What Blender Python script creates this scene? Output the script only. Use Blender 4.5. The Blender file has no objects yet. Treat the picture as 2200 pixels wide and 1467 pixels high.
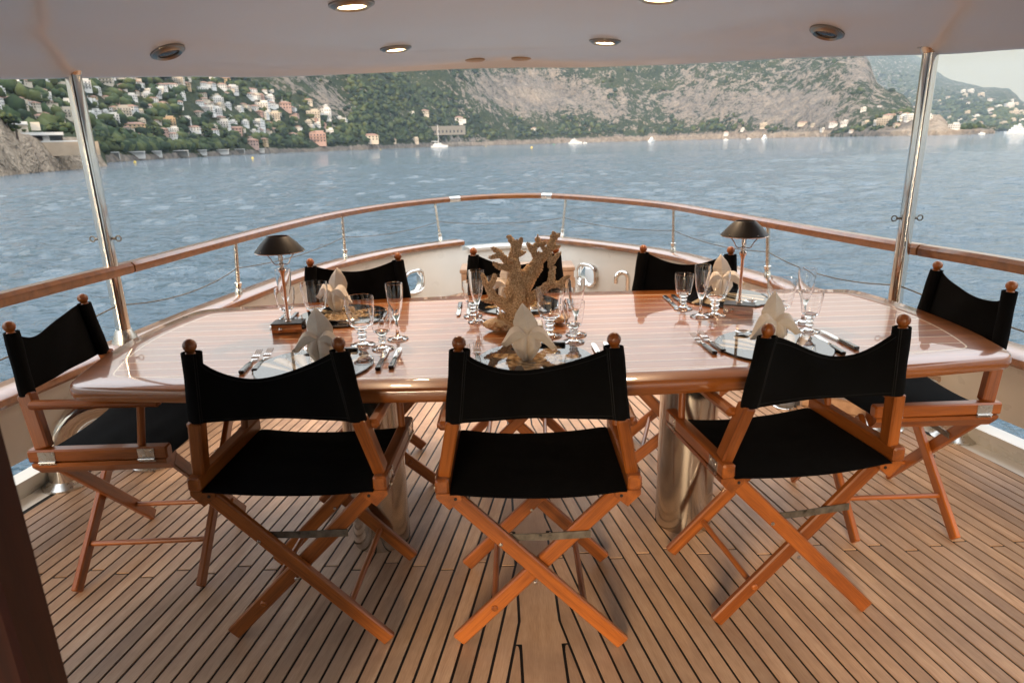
import bpy, bmesh, math, random
import numpy as np
from math import sin, cos, pi, radians, sqrt, atan2
from mathutils import Vector, Matrix, noise as mnoise
random.seed(7); rng = np.random.default_rng(7)
sc = bpy.context.scene
COL = sc.collection
# ------------------------------------------------------------------ camera
CF, CP, CR, CH = 1428.07, 0.290752, 0.025722, 1.4087     # focal (px of 2200), pitch, roll, eye height
cam = bpy.data.cameras.new("camera"); camo = bpy.data.objects.new("camera", cam); COL.objects.link(camo)
cam.sensor_width = 36; cam.lens = CF/2200*36; cam.clip_start = .02; cam.clip_end = 12000
camo.matrix_world = Matrix.Translation((0, 0, CH)) @ Matrix.Rotation(pi/2-CP, 4, 'X') @ Matrix.Rotation(-CR, 4, 'Z')
cam.dof.use_dof = True; cam.dof.focus_distance = 2.2; cam.dof.aperture_fstop = 5.6
sc.camera = camo
# ------------------------------------------------------------------ world / sun / exposure
SUN_EL, SUN_AZ = 17., 194.       # degrees; azimuth clockwise from +Y (behind the camera, to the left)
w = bpy.data.worlds.new("World"); sc.world = w; w.use_nodes = True
wn, wl = w.node_tree.nodes, w.node_tree.links
bg = wn['Background']; bg.inputs[1].default_value = .12
sky = wn.new('ShaderNodeTexSky'); sky.sky_type = 'NISHITA'; sky.sun_disc = False
sky.sun_elevation = radians(SUN_EL); sky.sun_rotation = radians(SUN_AZ); sky.dust_density = 3.; sky.ozone_density = 1.
tc = wn.new('ShaderNodeTexCoord'); sep = wn.new('ShaderNodeSeparateXYZ'); wl.new(tc.outputs['Generated'], sep.inputs[0])
mp = wn.new('ShaderNodeMapping'); mp.inputs['Scale'].default_value = (1.4, 1.4, 5.5); wl.new(tc.outputs['Generated'], mp.inputs[0])
nz = wn.new('ShaderNodeTexNoise'); nz.inputs['Scale'].default_value = 2.2; nz.inputs['Detail'].default_value = 5; wl.new(mp.outputs[0], nz.inputs[0])
cr = wn.new('ShaderNodeValToRGB'); cr.color_ramp.elements[0].position = .38; cr.color_ramp.elements[1].position = .66
cr.color_ramp.elements[0].color = (.965, .965, .965, 1); cr.color_ramp.elements[1].color = (.995, .995, .995, 1); wl.new(nz.outputs[0], cr.inputs[0])
hr = wn.new('ShaderNodeMapRange'); hr.inputs[1].default_value = .12; hr.inputs[2].default_value = .48; wl.new(sep.outputs[2], hr.inputs[0])
cc = wn.new('ShaderNodeMix'); cc.data_type = 'RGBA'
cc.inputs[6].default_value = (1.36, 1.12, .62, 1); cc.inputs[7].default_value = (5.8, 6.15, 6.5, 1); wl.new(hr.outputs[0], cc.inputs[0])
mx = wn.new('ShaderNodeMix'); mx.data_type = 'RGBA'; wl.new(cr.outputs[0], mx.inputs[0]); wl.new(sky.outputs[0], mx.inputs[6]); wl.new(cc.outputs[2], mx.inputs[7])
wl.new(mx.outputs[2], bg.inputs[0])
sun = bpy.data.lights.new("sun", 'SUN'); sun.energy = 1.3; sun.angle = radians(14); sun.color = (1, .72, .44)
suno = bpy.data.objects.new("sun", sun); COL.objects.link(suno)
_sd = Vector((sin(radians(SUN_AZ))*cos(radians(SUN_EL)), cos(radians(SUN_AZ))*cos(radians(SUN_EL)), sin(radians(SUN_EL))))
suno.rotation_euler = _sd.to_track_quat('Z', 'Y').to_euler()
vs = sc.view_settings; vs.view_transform = 'Standard'; vs.look = 'None'; vs.gamma = 1; vs.use_curve_mapping = False; vs.exposure = 1.97
cy = sc.cycles; cy.use_denoising = True; cy.max_bounces = 14; cy.transmission_bounces = 14; cy.transparent_max_bounces = 8
cy.glossy_bounces = 6; cy.diffuse_bounces = 4; cy.sample_clamp_indirect = 8; cy.volume_bounces = 1; cy.use_adaptive_sampling = True

# ------------------------------------------------------------------ placing helpers (photo pixel -> point in the place)
_c, _s, _cr, _sr = cos(CP), sin(CP), cos(CR), sin(CR)
def ray(px, py):
    u0, v0 = px-1100, py-733.5
    u = u0*_cr - v0*_sr; v = u0*_sr + v0*_cr
    return Vector((u/CF, _c - v/CF*_s, -_s - v/CF*_c))
def at_z(px, py, z):
    d = ray(px, py); t = (z-CH)/d.z
    return Vector((d.x*t, d.y*t, z))
# ------------------------------------------------------------------ mesh helpers
class MB:
    def __init__(s): s.v = []; s.f = []; s.m = []
    def add(s, vs, fs, mi=0):
        o = len(s.v); s.v += [tuple(p) for p in vs]; s.f += [tuple(i+o for i in f) for f in fs]; s.m += [mi]*len(fs); return s
    def box(s, c, d, mi=0, R=None):
        a, b, e = d[0]/2, d[1]/2, d[2]/2
        P = [Vector((x*a, y*b, z*e)) for z in (-1, 1) for y in (-1, 1) for x in (-1, 1)]
        if R is not None: P = [R @ p for p in P]
        c = Vector(c)
        return s.add([p+c for p in P], [(0, 2, 3, 1), (4, 5, 7, 6), (0, 1, 5, 4), (2, 6, 7, 3), (0, 4, 6, 2), (1, 3, 7, 5)], mi)
    def cbox(s, c, d, ch=.004, mi=0, R=None):
        """box whose four edges along x are chamfered, ends slightly inset"""
        a, b, e = d[0]/2, d[1]/2, d[2]/2
        prof = [(-b+ch, -e), (b-ch, -e), (b, -e+ch), (b, e-ch), (b-ch, e), (-b+ch, e), (-b, e-ch), (-b, -e+ch)]
        P = []
        for x, k in ((-a, .8), (-a+ch, 1), (a-ch, 1), (a, .8)):
            kk = 1 if k == 1 else 0
            for (y, z) in prof: P.append(Vector((x, y*(1 if kk else (b-ch)/b), z*(1 if kk else (e-ch)/e))))
        if R is not None: P = [R @ p for p in P]
        F = []
        for r in range(3):
            for i in range(8): F.append((r*8+i, r*8+(i+1) % 8, (r+1)*8+(i+1) % 8, (r+1)*8+i))
        F.append(tuple(range(7, -1, -1))); F.append(tuple(range(24, 32)))
        c = Vector(c)
        return s.add([p+c for p in P], F, mi)
    def lathe(s, prof, n=24, mi=0, c=(0, 0, 0), close=False, M=None):
        """profile of (r,z); r=0 ends are closed"""
        o = []; F = []; c = Vector(c); P = []
        for (r, z) in prof:
            for k in range(n):
                a = 2*pi*k/n; P.append(Vector((r*cos(a), r*sin(a), z)))
        m = len(prof)
        for j in range(m if close else m-1):
            j2 = (j+1) % m
            for k in range(n):
                F.append((j*n+k, j*n+(k+1) % n, j2*n+(k+1) % n, j2*n+k))
        if not close:
            if prof[0][0] > 1e-6: F.append(tuple(range(n-1, -1, -1)))
            if prof[-1][0] > 1e-6: F.append(tuple((m-1)*n+k for k in range(n)))
        if M is not None: P = [M @ p for p in P]
        return s.add([p+c for p in P], F, mi)
    def sweep(s, pts, prof, mi=0, up=(0, 0, 1), closed=False, caps=True, scale=None):
        """profile (a,b): a across (right of travel), b along up"""
        pts = [Vector(p) for p in pts]; n = len(pts); k = len(prof); P = []
        up = Vector(up)
        for i in range(n):
            if closed: t = pts[(i+1) % n]-pts[i-1]
            else: t = pts[min(i+1, n-1)]-pts[max(i-1, 0)]
            t.normalize()
            x = t.cross(up)
            if x.length < 1e-4: x = t.cross(Vector((0, 1, 0)))
            x.normalize(); y = x.cross(t)
            q = 1 if scale is None else scale[i]
            for (a, b) in prof: P.append(pts[i]+x*a*q+y*b*q)
        F = []
        for i in range(n if closed else n-1):
            i2 = (i+1) % n
            for j in range(k): F.append((i*k+j, i*k+(j+1) % k, i2*k+(j+1) % k, i2*k+j))
        if not closed and caps: F.append(tuple(range(k-1, -1, -1))); F.append(tuple((n-1)*k+j for j in range(k)))
        return s.add(P, F, mi)
    def tube(s, pts, r, n=10, mi=0, scale=None):
        pts = [Vector(p) for p in pts]
        d = pts[-1]-pts[0]
        up = (0, 0, 1) if abs(d.normalized().z) < .9 else (0, 1, 0)
        return s.sweep(pts, [(r*cos(2*pi*k/n), r*sin(2*pi*k/n)) for k in range(n)], mi, up, scale=scale)
    def grid(s, fn, nu, nv, mi=0, th=0.):
        """surface fn(u,v)->Vector, u,v in 0..1; th gives it a second skin"""
        P = [[Vector(fn(i/nu, j/nv)) for j in range(nv+1)] for i in range(nu+1)]
        idx = lambda i, j: i*(nv+1)+j
        V = [P[i][j] for i in range(nu+1) for j in range(nv+1)]
        F = [(idx(i, j), idx(i+1, j), idx(i+1, j+1), idx(i, j+1)) for i in range(nu) for j in range(nv)]
        if th:
            N = []
            for i in range(nu+1):
                for j in range(nv+1):
                    a = P[min(i+1, nu)][j]-P[max(i-1, 0)][j]; b = P[i][min(j+1, nv)]-P[i][max(j-1, 0)]
                    q = a.cross(b); N.append(q.normalized() if q.length > 1e-12 else Vector((0, 0, 1)))
            m = len(V); V = [v+q*th/2 for v, q in zip(V, N)] + [v-q*th/2 for v, q in zip(V, N)]
            F += [tuple(m+x for x in f[::-1]) for f in F]
            for i in range(nu): 
                F.append((idx(i+1, 0), idx(i, 0), m+idx(i, 0), m+idx(i+1, 0))); F.append((idx(i, nv), idx(i+1, nv), m+idx(i+1, nv), m+idx(i, nv)))
            for j in range(nv):
                F.append((idx(0, j), idx(0, j+1), m+idx(0, j+1), m+idx(0, j))); F.append((idx(nu, j+1), idx(nu, j), m+idx(nu, j), m+idx(nu, j+1)))
        return s.add(V, F, mi)
    def mesh(s, name, mats, smooth=True, ang=35):
        me = bpy.data.meshes.new(name); me.from_pydata(s.v, [], s.f)
        for m in (mats if isinstance(mats, (list, tuple)) else [mats]): me.materials.append(m)
        if any(s.m): me.polygons.foreach_set('material_index', s.m)
        if smooth:
            me.polygons.foreach_set('use_smooth', [True]*len(me.polygons)); me.set_sharp_from_angle(angle=radians(ang))
        me.update(); return me
    def obj(s, name, mats, parent=None, M=None, **k): return link(name, s.mesh(name, mats, **k), parent, M)
def link(name, me, parent=None, M=None):
    o = bpy.data.objects.new(name, me); COL.objects.link(o)
    if parent is not None: o.parent = parent
    if M is not None: o.matrix_basis = M
    return o
def thing(name, label, cat, loc=(0, 0, 0), rz=0., group=None):
    o = bpy.data.objects.new(name, None); COL.objects.link(o); o.empty_display_size = .1
    o.location = loc; o.rotation_euler = (0, 0, rz)
    return tag(o, label, cat, group)
def tag(o, label=None, cat=None, group=None, kind=None):
    if label: o['label'] = label
    if cat: o['category'] = cat
    if group: o['group'] = group
    if kind: o['kind'] = kind
    return o
def frame(p0, p1, side):
    p0, p1 = Vector(p0), Vector(p1); z = (p1-p0).normalized(); x = Vector(side); x = (x-z*x.dot(z)).normalized(); y = z.cross(x)
    M = Matrix.Identity(4)
    for i in range(3): M[i][0], M[i][1], M[i][2], M[i][3] = x[i], y[i], z[i], p0[i]
    return M, (p1-p0).length
CACHE = {}
def stick(name, parent, p0, p1, w, t, side, m, ch=.004):
    """a straight chamfered timber with its grain along its own length"""
    M, L = frame(p0, p1, side); key = ('stick', round(L, 4), w, t, m.name, ch)
    if key not in CACHE:
        R = Matrix(((0, 1, 0), (0, 0, 1), (1, 0, 0)))       # cbox x -> z
        CACHE[key] = MB().cbox((0, 0, L/2), (L, w, t), ch, 0, R).mesh(name, m, ang=25)
    return link(name, CACHE[key], parent, M)
def rod(name, parent, p0, p1, r, m, n=12):
    M, L = frame(p0, p1, (1, .013, .007)); key = ('rod', round(L, 4), r, m.name)
    if key not in CACHE: CACHE[key] = MB().lathe([(r*.7, 0), (r, r*.3), (r, L-r*.3), (r*.7, L)], n).mesh(name, m)
    return link(name, CACHE[key], parent, M)
# ------------------------------------------------------------------ material helpers
def M_(name): 
    m = bpy.data.materials.new(name); m.use_nodes = True; nt = m.node_tree
    return m, nt.nodes, nt.links, nt.nodes['Principled BSDF']
def setp(p, **k):
    names = dict(base='Base Color', rough='Roughness', metal='Metallic', coat='Coat Weight', coatr='Coat Roughness', spec='Specular IOR Level', ior='IOR', trans='Transmission Weight', sheen='Sheen Weight', emit='Emission Color', es='Emission Strength', sss='Subsurface Weight')
    for a, v in k.items():
        i = p.inputs[names[a]]; i.default_value = (*v, 1) if isinstance(v, tuple) and len(v) == 3 else v
def noise(n, l, scale, detail=4, vec=None, dist=0., rough=.5):
    t = n.new('ShaderNodeTexNoise'); t.inputs['Scale'].default_value = scale; t.inputs['Detail'].default_value = detail; t.inputs['Distortion'].default_value = dist; t.inputs['Roughness'].default_value = rough
    if vec is not None: l.new(vec, t.inputs['Vector'])
    return t.outputs['Fac']
def coords(n, l, scale=(1, 1, 1), out='Object', loc=(0, 0, 0)):
    t = n.new('ShaderNodeTexCoord'); m = n.new('ShaderNodeMapping'); m.inputs['Scale'].default_value = scale; m.inputs['Location'].default_value = loc
    l.new(t.outputs[out], m.inputs[0]); return m.outputs[0]
def ramp(n, l, fac, stops):
    r = n.new('ShaderNodeValToRGB'); e = r.color_ramp.elements
    while len(e) < len(stops): e.new(.5)
    for x, (p, c) in zip(e, stops): x.position = p; x.color = (*c, 1) if len(c) == 3 else c
    l.new(fac, r.inputs[0]); return r.outputs[0]
def math_(n, l, op, a, b=None, clamp=False):
    m = n.new('ShaderNodeMath'); m.operation = op; m.use_clamp = clamp
    for i, x in enumerate((a, b)):
        if x is None: continue
        if isinstance(x, (int, float)): m.inputs[i].default_value = x
        else: l.new(x, m.inputs[i])
    return m.outputs[0]
def mixc(n, l, fac, a, b, mode='MIX'):
    m = n.new('ShaderNodeMix'); m.data_type = 'RGBA'; m.blend_type = mode
    for i, x in ((0, fac), (6, a), (7, b)):
        if isinstance(x, (int, float)): m.inputs[i].default_value = x
        elif isinstance(x, tuple): m.inputs[i].default_value = (*x, 1)
        else: l.new(x, m.inputs[i])
    return m.outputs[2]
def bump(n, l, p, h, strength=.2, dist=.002):
    b = n.new('ShaderNodeBump'); b.inputs['Strength'].default_value = strength; b.inputs['Distance'].default_value = dist
    l.new(h, b.inputs['Height']); l.new(b.outputs[0], p.inputs['Normal'])
def rnd(n): return n.new('ShaderNodeObjectInfo').outputs['Random']
def add_rand(n, l, vec, k=17.):
    """shift texture coordinates per object so no two pieces show the same grain"""
    m = n.new('ShaderNodeVectorMath'); m.operation = 'ADD'; s = math_(n, l, 'MULTIPLY', rnd(n), k)
    cb = n.new('ShaderNodeCombineXYZ')
    for i in range(3): l.new(s, cb.inputs[i])
    l.new(vec, m.inputs[0]); l.new(cb.outputs[0], m.inputs[1]); return m.outputs[0]
def wood(name, c1, c2, rough, coat=0., coatr=.1, cior=1.5, axis=2, fine=120., vary=.25, bstr=.1):
    m, n, l, p = M_(name)
    sc3 = [1, 1, 1]; sc3[axis] = .05
    v = add_rand(n, l, coords(n, l, tuple(sc3)))
    a = noise(n, l, 26, 4, v, .6); b = noise(n, l, fine*3, 3, v)
    f = math_(n, l, 'ADD', math_(n, l, 'MULTIPLY', a, .7), math_(n, l, 'MULTIPLY', b, .3))
    c = ramp(n, l, f, [(.36, c1), (.62, c2)])
    k = math_(n, l, 'ADD', math_(n, l, 'MULTIPLY', rnd(n), vary), 1-vary/2)
    cb = n.new('ShaderNodeCombineColor')
    for i in range(3): l.new(k, cb.inputs[i])
    c = mixc(n, l, 1., c, cb.outputs[0], 'MULTIPLY'); l.new(c, p.inputs['Base Color'])
    rr = n.new('ShaderNodeMapRange'); rr.inputs[3].default_value = rough*.8; rr.inputs[4].default_value = rough*1.25; l.new(noise(n, l, 9, 4, v), rr.inputs[0]); l.new(rr.outputs[0], p.inputs['Roughness'])
    setp(p, coat=coat, coatr=coatr); p.inputs['Coat IOR'].default_value = cior
    bump(n, l, p, b, bstr, .001)
    return m
def simple(name, base, rough, metal=0., bs=0., bscale=60, var=.0, **k):
    m, n, l, p = M_(name); setp(p, base=base, rough=rough, metal=metal, **k)
    v = coords(n, l)
    if var:
        f = noise(n, l, bscale*.15, 5, v, .3)
        l.new(ramp(n, l, f, [(.3, tuple(x*(1-var) for x in base)), (.7, tuple(min(1, x*(1+var)) for x in base))]), p.inputs['Base Color'])
        r = n.new('ShaderNodeMapRange'); r.inputs[3].default_value = rough*.7; r.inputs[4].default_value = min(1, rough*1.4); l.new(noise(n, l, bscale*.4, 4, v), r.inputs[0]); l.new(r.outputs[0], p.inputs['Roughness'])
    if bs: bump(n, l, p, noise(n, l, bscale, 4, v), bs, .002)
    return m
W_CHAIR = wood('varnished_chair_wood', (.16, .042, .007), (.36, .106, .018), .34, .3, .15, 1.5, 2, vary=.3)
W_TABLE = wood('varnished_table_teak', (.28, .082, .015), (.43, .150, .034), .32, 1., .025, 1.5, 0, vary=.28, bstr=.02)
W_RIM = wood('varnished_table_edge', (.25, .072, .012), (.39, .125, .024), .3, 1., .03, 1.6, 0, vary=.05, bstr=.02)
W_RAIL = wood('varnished_rail_teak', (.15, .046, .010), (.27, .094, .020), .3, .9, .06, 1.6, 0, vary=.15)
W_MAHOG = wood('dark_mahogany', (.026, .006, .0035), (.06, .013, .006), .5, .08, .2, 1.5, 2, vary=.1)
STEEL = simple('polished_steel', (.74, .71, .67), .09, 1., var=.06, bscale=30)
STEEL_B = simple('brushed_steel', (.58, .56, .53), .26, 1., var=.1, bscale=80)
BRACE = simple('tarnished_steel', (.16, .145, .125), .5, .8, bs=.3, bscale=220, var=.4)
COPPER = simple('polished_copper', (.80, .66, .57), .1, 1.)
CUTLERY = simple('polished_cutlery', (.82, .81, .79), .12, 1.)
BLACKP = simple('black_handle', (.008, .008, .009), .18, coat=.5)
LEATHER = simple('black_lampshade', (.009, .0085, .009), .42, bs=.15, bscale=300)
WHITEP = simple('white_boat_paint', (.62, .60, .55), .28, var=.05, bscale=14, coat=.5, coatr=.1)
WATERWAY = simple('white_waterway_paint', (.66, .65, .63), .4, var=.12, bscale=40)
STRIP = simple('pale_holly_inlay', (.88, .72, .52), .35, coat=1., coatr=.025)
STRIP.node_tree.nodes['Principled BSDF'].inputs['Coat IOR'].default_value = 1.5
CAULK = simple('black_caulking', (.006, .006, .007), .6)
def canvas():
    m, n, l, p = M_('black_canvas'); setp(p, rough=.92, sheen=.0, spec=.12)
    v = coords(n, l)
    f = noise(n, l, 9, 4, v, .4)
    l.new(ramp(n, l, f, [(.3, (.0016, .0018, .0023)), (.75, (.0036, .0038, .0046))]), p.inputs['Base Color'])
    wv = n.new('ShaderNodeTexWave'); wv.inputs['Scale'].default_value = 420; l.new(v, wv.inputs[0])
    wz = n.new('ShaderNodeTexWave'); wz.bands_direction = 'Z'; wz.inputs['Scale'].default_value = 420; l.new(v, wz.inputs[0])
    h = math_(n, l, 'ADD', math_(n, l, 'MULTIPLY', math_(n, l, 'ADD', wv.outputs[1], wz.outputs[1]), .15), math_(n, l, 'MULTIPLY', noise(n, l, 22, 4, v, .5), 2.))
    bump(n, l, p, h, .5, .003); return m
CANVAS = canvas()
def teak_deck():
    m, n, l, p = M_('weathered_teak'); 
    v = add_rand(n, l, coords(n, l, (1, .06, 1)))
    a = noise(n, l, 30, 5, v, .5); b = noise(n, l, 420, 3, v)
    f = math_(n, l, 'ADD', math_(n, l, 'MULTIPLY', a, .55), math_(n, l, 'MULTIPLY', b, .45))
    c = ramp(n, l, f, [(.28, (.35, .205, .12)), (.5, (.50, .315, .195)), (.74, (.62, .43, .29))])
    dirt = noise(n, l, 2.6, 6, coords(n, l, (1, 1, 1), 'Object'), .8)
    c = mixc(n, l, ramp(n, l, dirt, [(.35, (.55, .55, .55)), (.6, (0, 0, 0))]), c, (.22, .14, .10))
    k = math_(n, l, 'ADD', math_(n, l, 'MULTIPLY', rnd(n), .34), .83)
    cb = n.new('ShaderNodeCombineColor')
    for i in range(3): l.new(k, cb.inputs[i])
    c = mixc(n, l, 1., c, cb.outputs[0], 'MULTIPLY'); l.new(c, p.inputs['Base Color'])
    setp(p, rough=.5, spec=.4); bump(n, l, p, f, .35, .002); return m
TEAK = teak_deck()
def glass():
    m, n, l, p = M_('clear_glass'); setp(p, base=(1, 1, 1), rough=0., trans=1., ior=1.45); return m
GLASS = glass()
LINEN = simple('ivory_linen', (.86, .77, .67), .85, bs=.25, bscale=420, sheen=.2, var=.04)
def emis(name, col, s):
    m, n, l, p = M_(name); setp(p, base=(.8, .8, .8), emit=col, es=s); return m
BULB = emis('lit_downlight', (1., .72, .38), 14.)
DARKLENS = simple('unlit_lens', (.02, .02, .022), .15)

# ------------------------------------------------------------------ noise for terrain
def _hash(ix, iy, seed):
    h = (ix.astype(np.int64)*374761393 + iy.astype(np.int64)*668265263 + seed*144665) & 0xffffffff
    h = ((h ^ (h >> 13))*1274126177) & 0xffffffff
    return ((h ^ (h >> 16)) & 0xffff)/65535.
def vnoise(x, y, seed=0):
    ix, iy = np.floor(x), np.floor(y); fx, fy = x-ix, y-iy
    fx = fx*fx*(3-2*fx); fy = fy*fy*(3-2*fy)
    a, b, c, d = _hash(ix, iy, seed), _hash(ix+1, iy, seed), _hash(ix, iy+1, seed), _hash(ix+1, iy+1, seed)
    return (a*(1-fx)+b*fx)*(1-fy)+(c*(1-fx)+d*fx)*fy
def fbm(x, y, o=5, seed=0, ridge=False):
    s = 0; a = .5; t = 0
    for i in range(o):
        v = vnoise(x*2**i+17.3*i, y*2**i-9.1*i, seed+i)
        if ridge: v = 1-abs(2*v-1)
        s = s+a*v; t += a; a *= .5
    return s/t
SEA = CH-4.0
# ------------------------------------------------------------------ sea
def build_sea():
    az = np.concatenate([np.linspace(-50, 50, 520), np.linspace(50, 310, 64)[1:-1]])*pi/180
    rr = np.concatenate([[.5, 3, 5.5], 7.5*np.exp(np.linspace(0, math.log(300/7.5), 640)), 300*np.exp(np.linspace(0, math.log(6300/300.), 60))[1:]])
    A, R = np.meshgrid(az, rr, indexing='ij'); X, Y = R*np.sin(A), R*np.cos(A)
    Z = np.zeros_like(X); g = np.random.default_rng(3)
    cell = np.maximum(R*.0058, .05)+np.where(np.abs(A) > .9, 2, 0)+np.where(R > 300, 30., 0)
    warp = [vnoise(X*q, Y*q, 50+i) for i, q in enumerate((.05, .13, .33))]
    for i in range(60):
        lam = min(.32*1.045**i, 3.2); th = g.normal(1.25, .55); k = 2*pi/lam; ph = g.uniform(0, 2*pi)
        amp = lam*.0056*g.uniform(.5, 1.2); fade = np.clip((lam/cell-2.)/2., 0, 1)
        Z += amp*fade*np.sin(k*(X*np.cos(th)+Y*np.sin(th))+ph+2.2*warp[i % 3]+1.3*warp[(i+1) % 3])
    Z *= .25+1.5*fbm(X*.025, Y*.07, 4, 9)
    na, nr = X.shape
    V = np.stack([X, Y, SEA+Z], -1).reshape(-1, 3)
    i = np.arange(na)[:, None]; j = np.arange(nr-1)[None]; i2 = (i+1) % na
    F = np.stack([i*nr+j+0*i, i*nr+j+1, i2*nr+j+1, i2*nr+j], -1).reshape(-1, 4)
    me = bpy.data.meshes.new('sea'); me.vertices.add(len(V)); me.vertices.foreach_set('co', V.ravel())
    me.loops.add(F.size); me.loops.foreach_set('vertex_index', F.ravel().astype(np.int32)); me.polygons.add(len(F))
    me.polygons.foreach_set('loop_start', np.arange(0, F.size, 4, dtype=np.int32)); me.polygons.foreach_set('use_smooth', np.ones(len(F), bool))
    me.update(); me.validate()
    m, n, l, p = M_('sea_water'); setp(p, base=(.046, .084, .118), rough=.055, ior=1.33)
    v = coords(n, l, (1, 1.0, 1)); 
    v2 = coords(n, l, (.6, 1.25, 1))
    h = math_(n, l, 'ADD', math_(n, l, 'MULTIPLY', noise(n, l, 7, 4, v2, .4), .5), math_(n, l, 'MULTIPLY', noise(n, l, 1.1, 5, v2, .5), 2.4))
    bump(n, l, p, h, 1., .24)
    me.materials.append(m); o = link('sea', me); tag(o, kind='structure')
build_sea()
# ------------------------------------------------------------------ coast terrain
def px_az(px): return np.arctan((np.asarray(px, float)-1100)/1490.)
def horizon_y(px): return 306.0-(np.asarray(px, float)-1100)*.02573
EL = .000643
_shx = [-500, -300, -40, 100, 200, 225, 260, 400, 600, 800, 1000, 1200, 1450, 1700, 1900, 2000, 2060, 2120, 2200, 2400, 2700]
_shd = [190, 190, 195, 240, 300, 330, 350, 430, 620, 800, 1150, 1400, 1500, 1350, 1150, 1050, 1000, 1000, 1000, 1000, 1000]
_rgx = [-500, 0, 400, 700, 900, 1100, 1300, 1500, 1700, 1780, 1826, 1845, 1862, 1873, 1881, 1914, 1941, 1963, 1993, 2030, 2060, 2100, 2200, 2700]
_rgy = [40, 20, -10, -40, -40, -20, 20, 60, 92, 104, 113, 120, 142, 169, 182, 199, 213, 232, 262, 283, 289, 290, 288, 280]
def shore(az): return np.interp(np.tan(az)*1490+1100, _shx, _shd)
def ridge_el(az):
    px = np.tan(az)*1490+1100
    y = np.interp(px, _rgx, _rgy); return (horizon_y(px)-y)*EL*np.cos(az)
def terrain(az, r):
    px = np.tan(az)*1490+1100
    D = shore(az); t = (r-D)/np.interp(px, [0, 700, 1100, 1800, 2200], [1000, 900, 620, 420, 300])
    x, y = r*np.sin(az), r*np.cos(az)
    tc = np.clip(t, 0, 1)
    pw = np.interp(px, [0, 600, 1000, 1500, 2100], [1.0, 1.05, .95, .8, .75])
    el = ridge_el(az)
    rt = D+np.interp(px, [0, 700, 1100, 1800, 2200], [1000, 900, 620, 420, 300])
    H = np.maximum(el, -.002)*rt
    base = H*tc**pw/(1) 
    nz = (fbm(x/170., y/170., 5, 3, True)-.55)*.30*H*np.clip(tc*3, 0, 1)*(1-.75*np.clip((tc-.55)/.45, 0, 1))
    fine = (fbm(x/28., y/28., 4, 8)-.5)*np.clip(t*40, 0, 1)*np.interp(px, [0, 800, 1100], [5, 9, 16])
    z = 1.+5.*np.clip(t*14, 0, 1)+base+nz+fine-np.where(t > 1, (t-1)*60, 0)
    return np.where(t < 0, -6., np.minimum(z, 4.2+np.maximum(t, 0)*4000))
def rockness(px, py):
    B = [(1110, 195, 105, 45, 1.3), (1180, 215, 60, 35, .9), (640, 180, 85, 28, .9), (735, 225, 55, 45, .9), (1300, 215, 60, 40, .45), (1255, 205, 40, 30, .6), (1330, 240, 50, 22, .7), (1475, 225, 60, 35, .8), (1600, 225, 120, 35, .8), (1740, 225, 90, 40, .8),
         (1850, 150, 40, 40, .9), (1720, 260, 120, 22, .5), (1000, 300, 60, 8, 1.), (1500, 160, 60, 30, .4), (1700, 150, 90, 35, .3), (1980, 275, 60, 22, 1.), (880, 160, 40, 12, .4)]
    s = 0
    for (a, b, u, v, k) in B: s = s+k*np.exp(-((px-a)/u)**2-((py-b)/v)**2)
    return s
def hill_mat():
    m, n, l, p = M_('hillside'); 
    at = n.new('ShaderNodeAttribute'); at.attribute_name = 'rock'
    v = coords(n, l)
    big = noise(n, l, .012, 6, v, .5, .62); mid = noise(n, l, .05, 6, v, .6, .7); fi = noise(n, l, .22, 5, v, .4, .7)
    f = math_(n, l, 'ADD', at.outputs['Fac'], math_(n, l, 'ADD', math_(n, l, 'MULTIPLY', math_(n, l, 'SUBTRACT', mid, .5), 2.3), math_(n, l, 'MULTIPLY', math_(n, l, 'SUBTRACT', fi, .5), 1.5)))
    mask = ramp(n, l, f, [(.40, (0, 0, 0)), (.52, (1, 1, 1))])
    veg = ramp(n, l, math_(n, l, 'ADD', math_(n, l, 'MULTIPLY', fi, .6), math_(n, l, 'MULTIPLY', big, .4)), [(.36, (.016, .028, .018)), (.5, (.045, .062, .026)), (.66, (.11, .105, .05))])
    rk = ramp(n, l, math_(n, l, 'ADD', math_(n, l, 'MULTIPLY', mid, .5), math_(n, l, 'MULTIPLY', fi, .5)), [(.34, (.062, .058, .056)), (.48, (.21, .182, .158)), (.62, (.40, .325, .25))])
    tan_ = ramp(n, l, math_(n, l, 'ADD', math_(n, l, 'MULTIPLY', mid, .4), math_(n, l, 'MULTIPLY', fi, .6)), [(.34, (.22, .17, .13)), (.5, (.46, .36, .27)), (.62, (.62, .50, .38))])  # pale shore rock; on the near point warm sunlight is put into this colour
    rk = mixc(n, l, ramp(n, l, math_(n, l, 'MULTIPLY', at.outputs['Fac'], .5), [(.42, (0, 0, 0)), (.6, (1, 1, 1))]), rk, tan_)
    l.new(mixc(n, l, mask, veg, rk), p.inputs['Base Color']); setp(p, rough=.95, spec=.1)
    bump(n, l, p, math_(n, l, 'ADD', math_(n, l, 'MULTIPLY', mid, 3.), fi), 1., 7.)
    return m
HILL = hill_mat()
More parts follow.
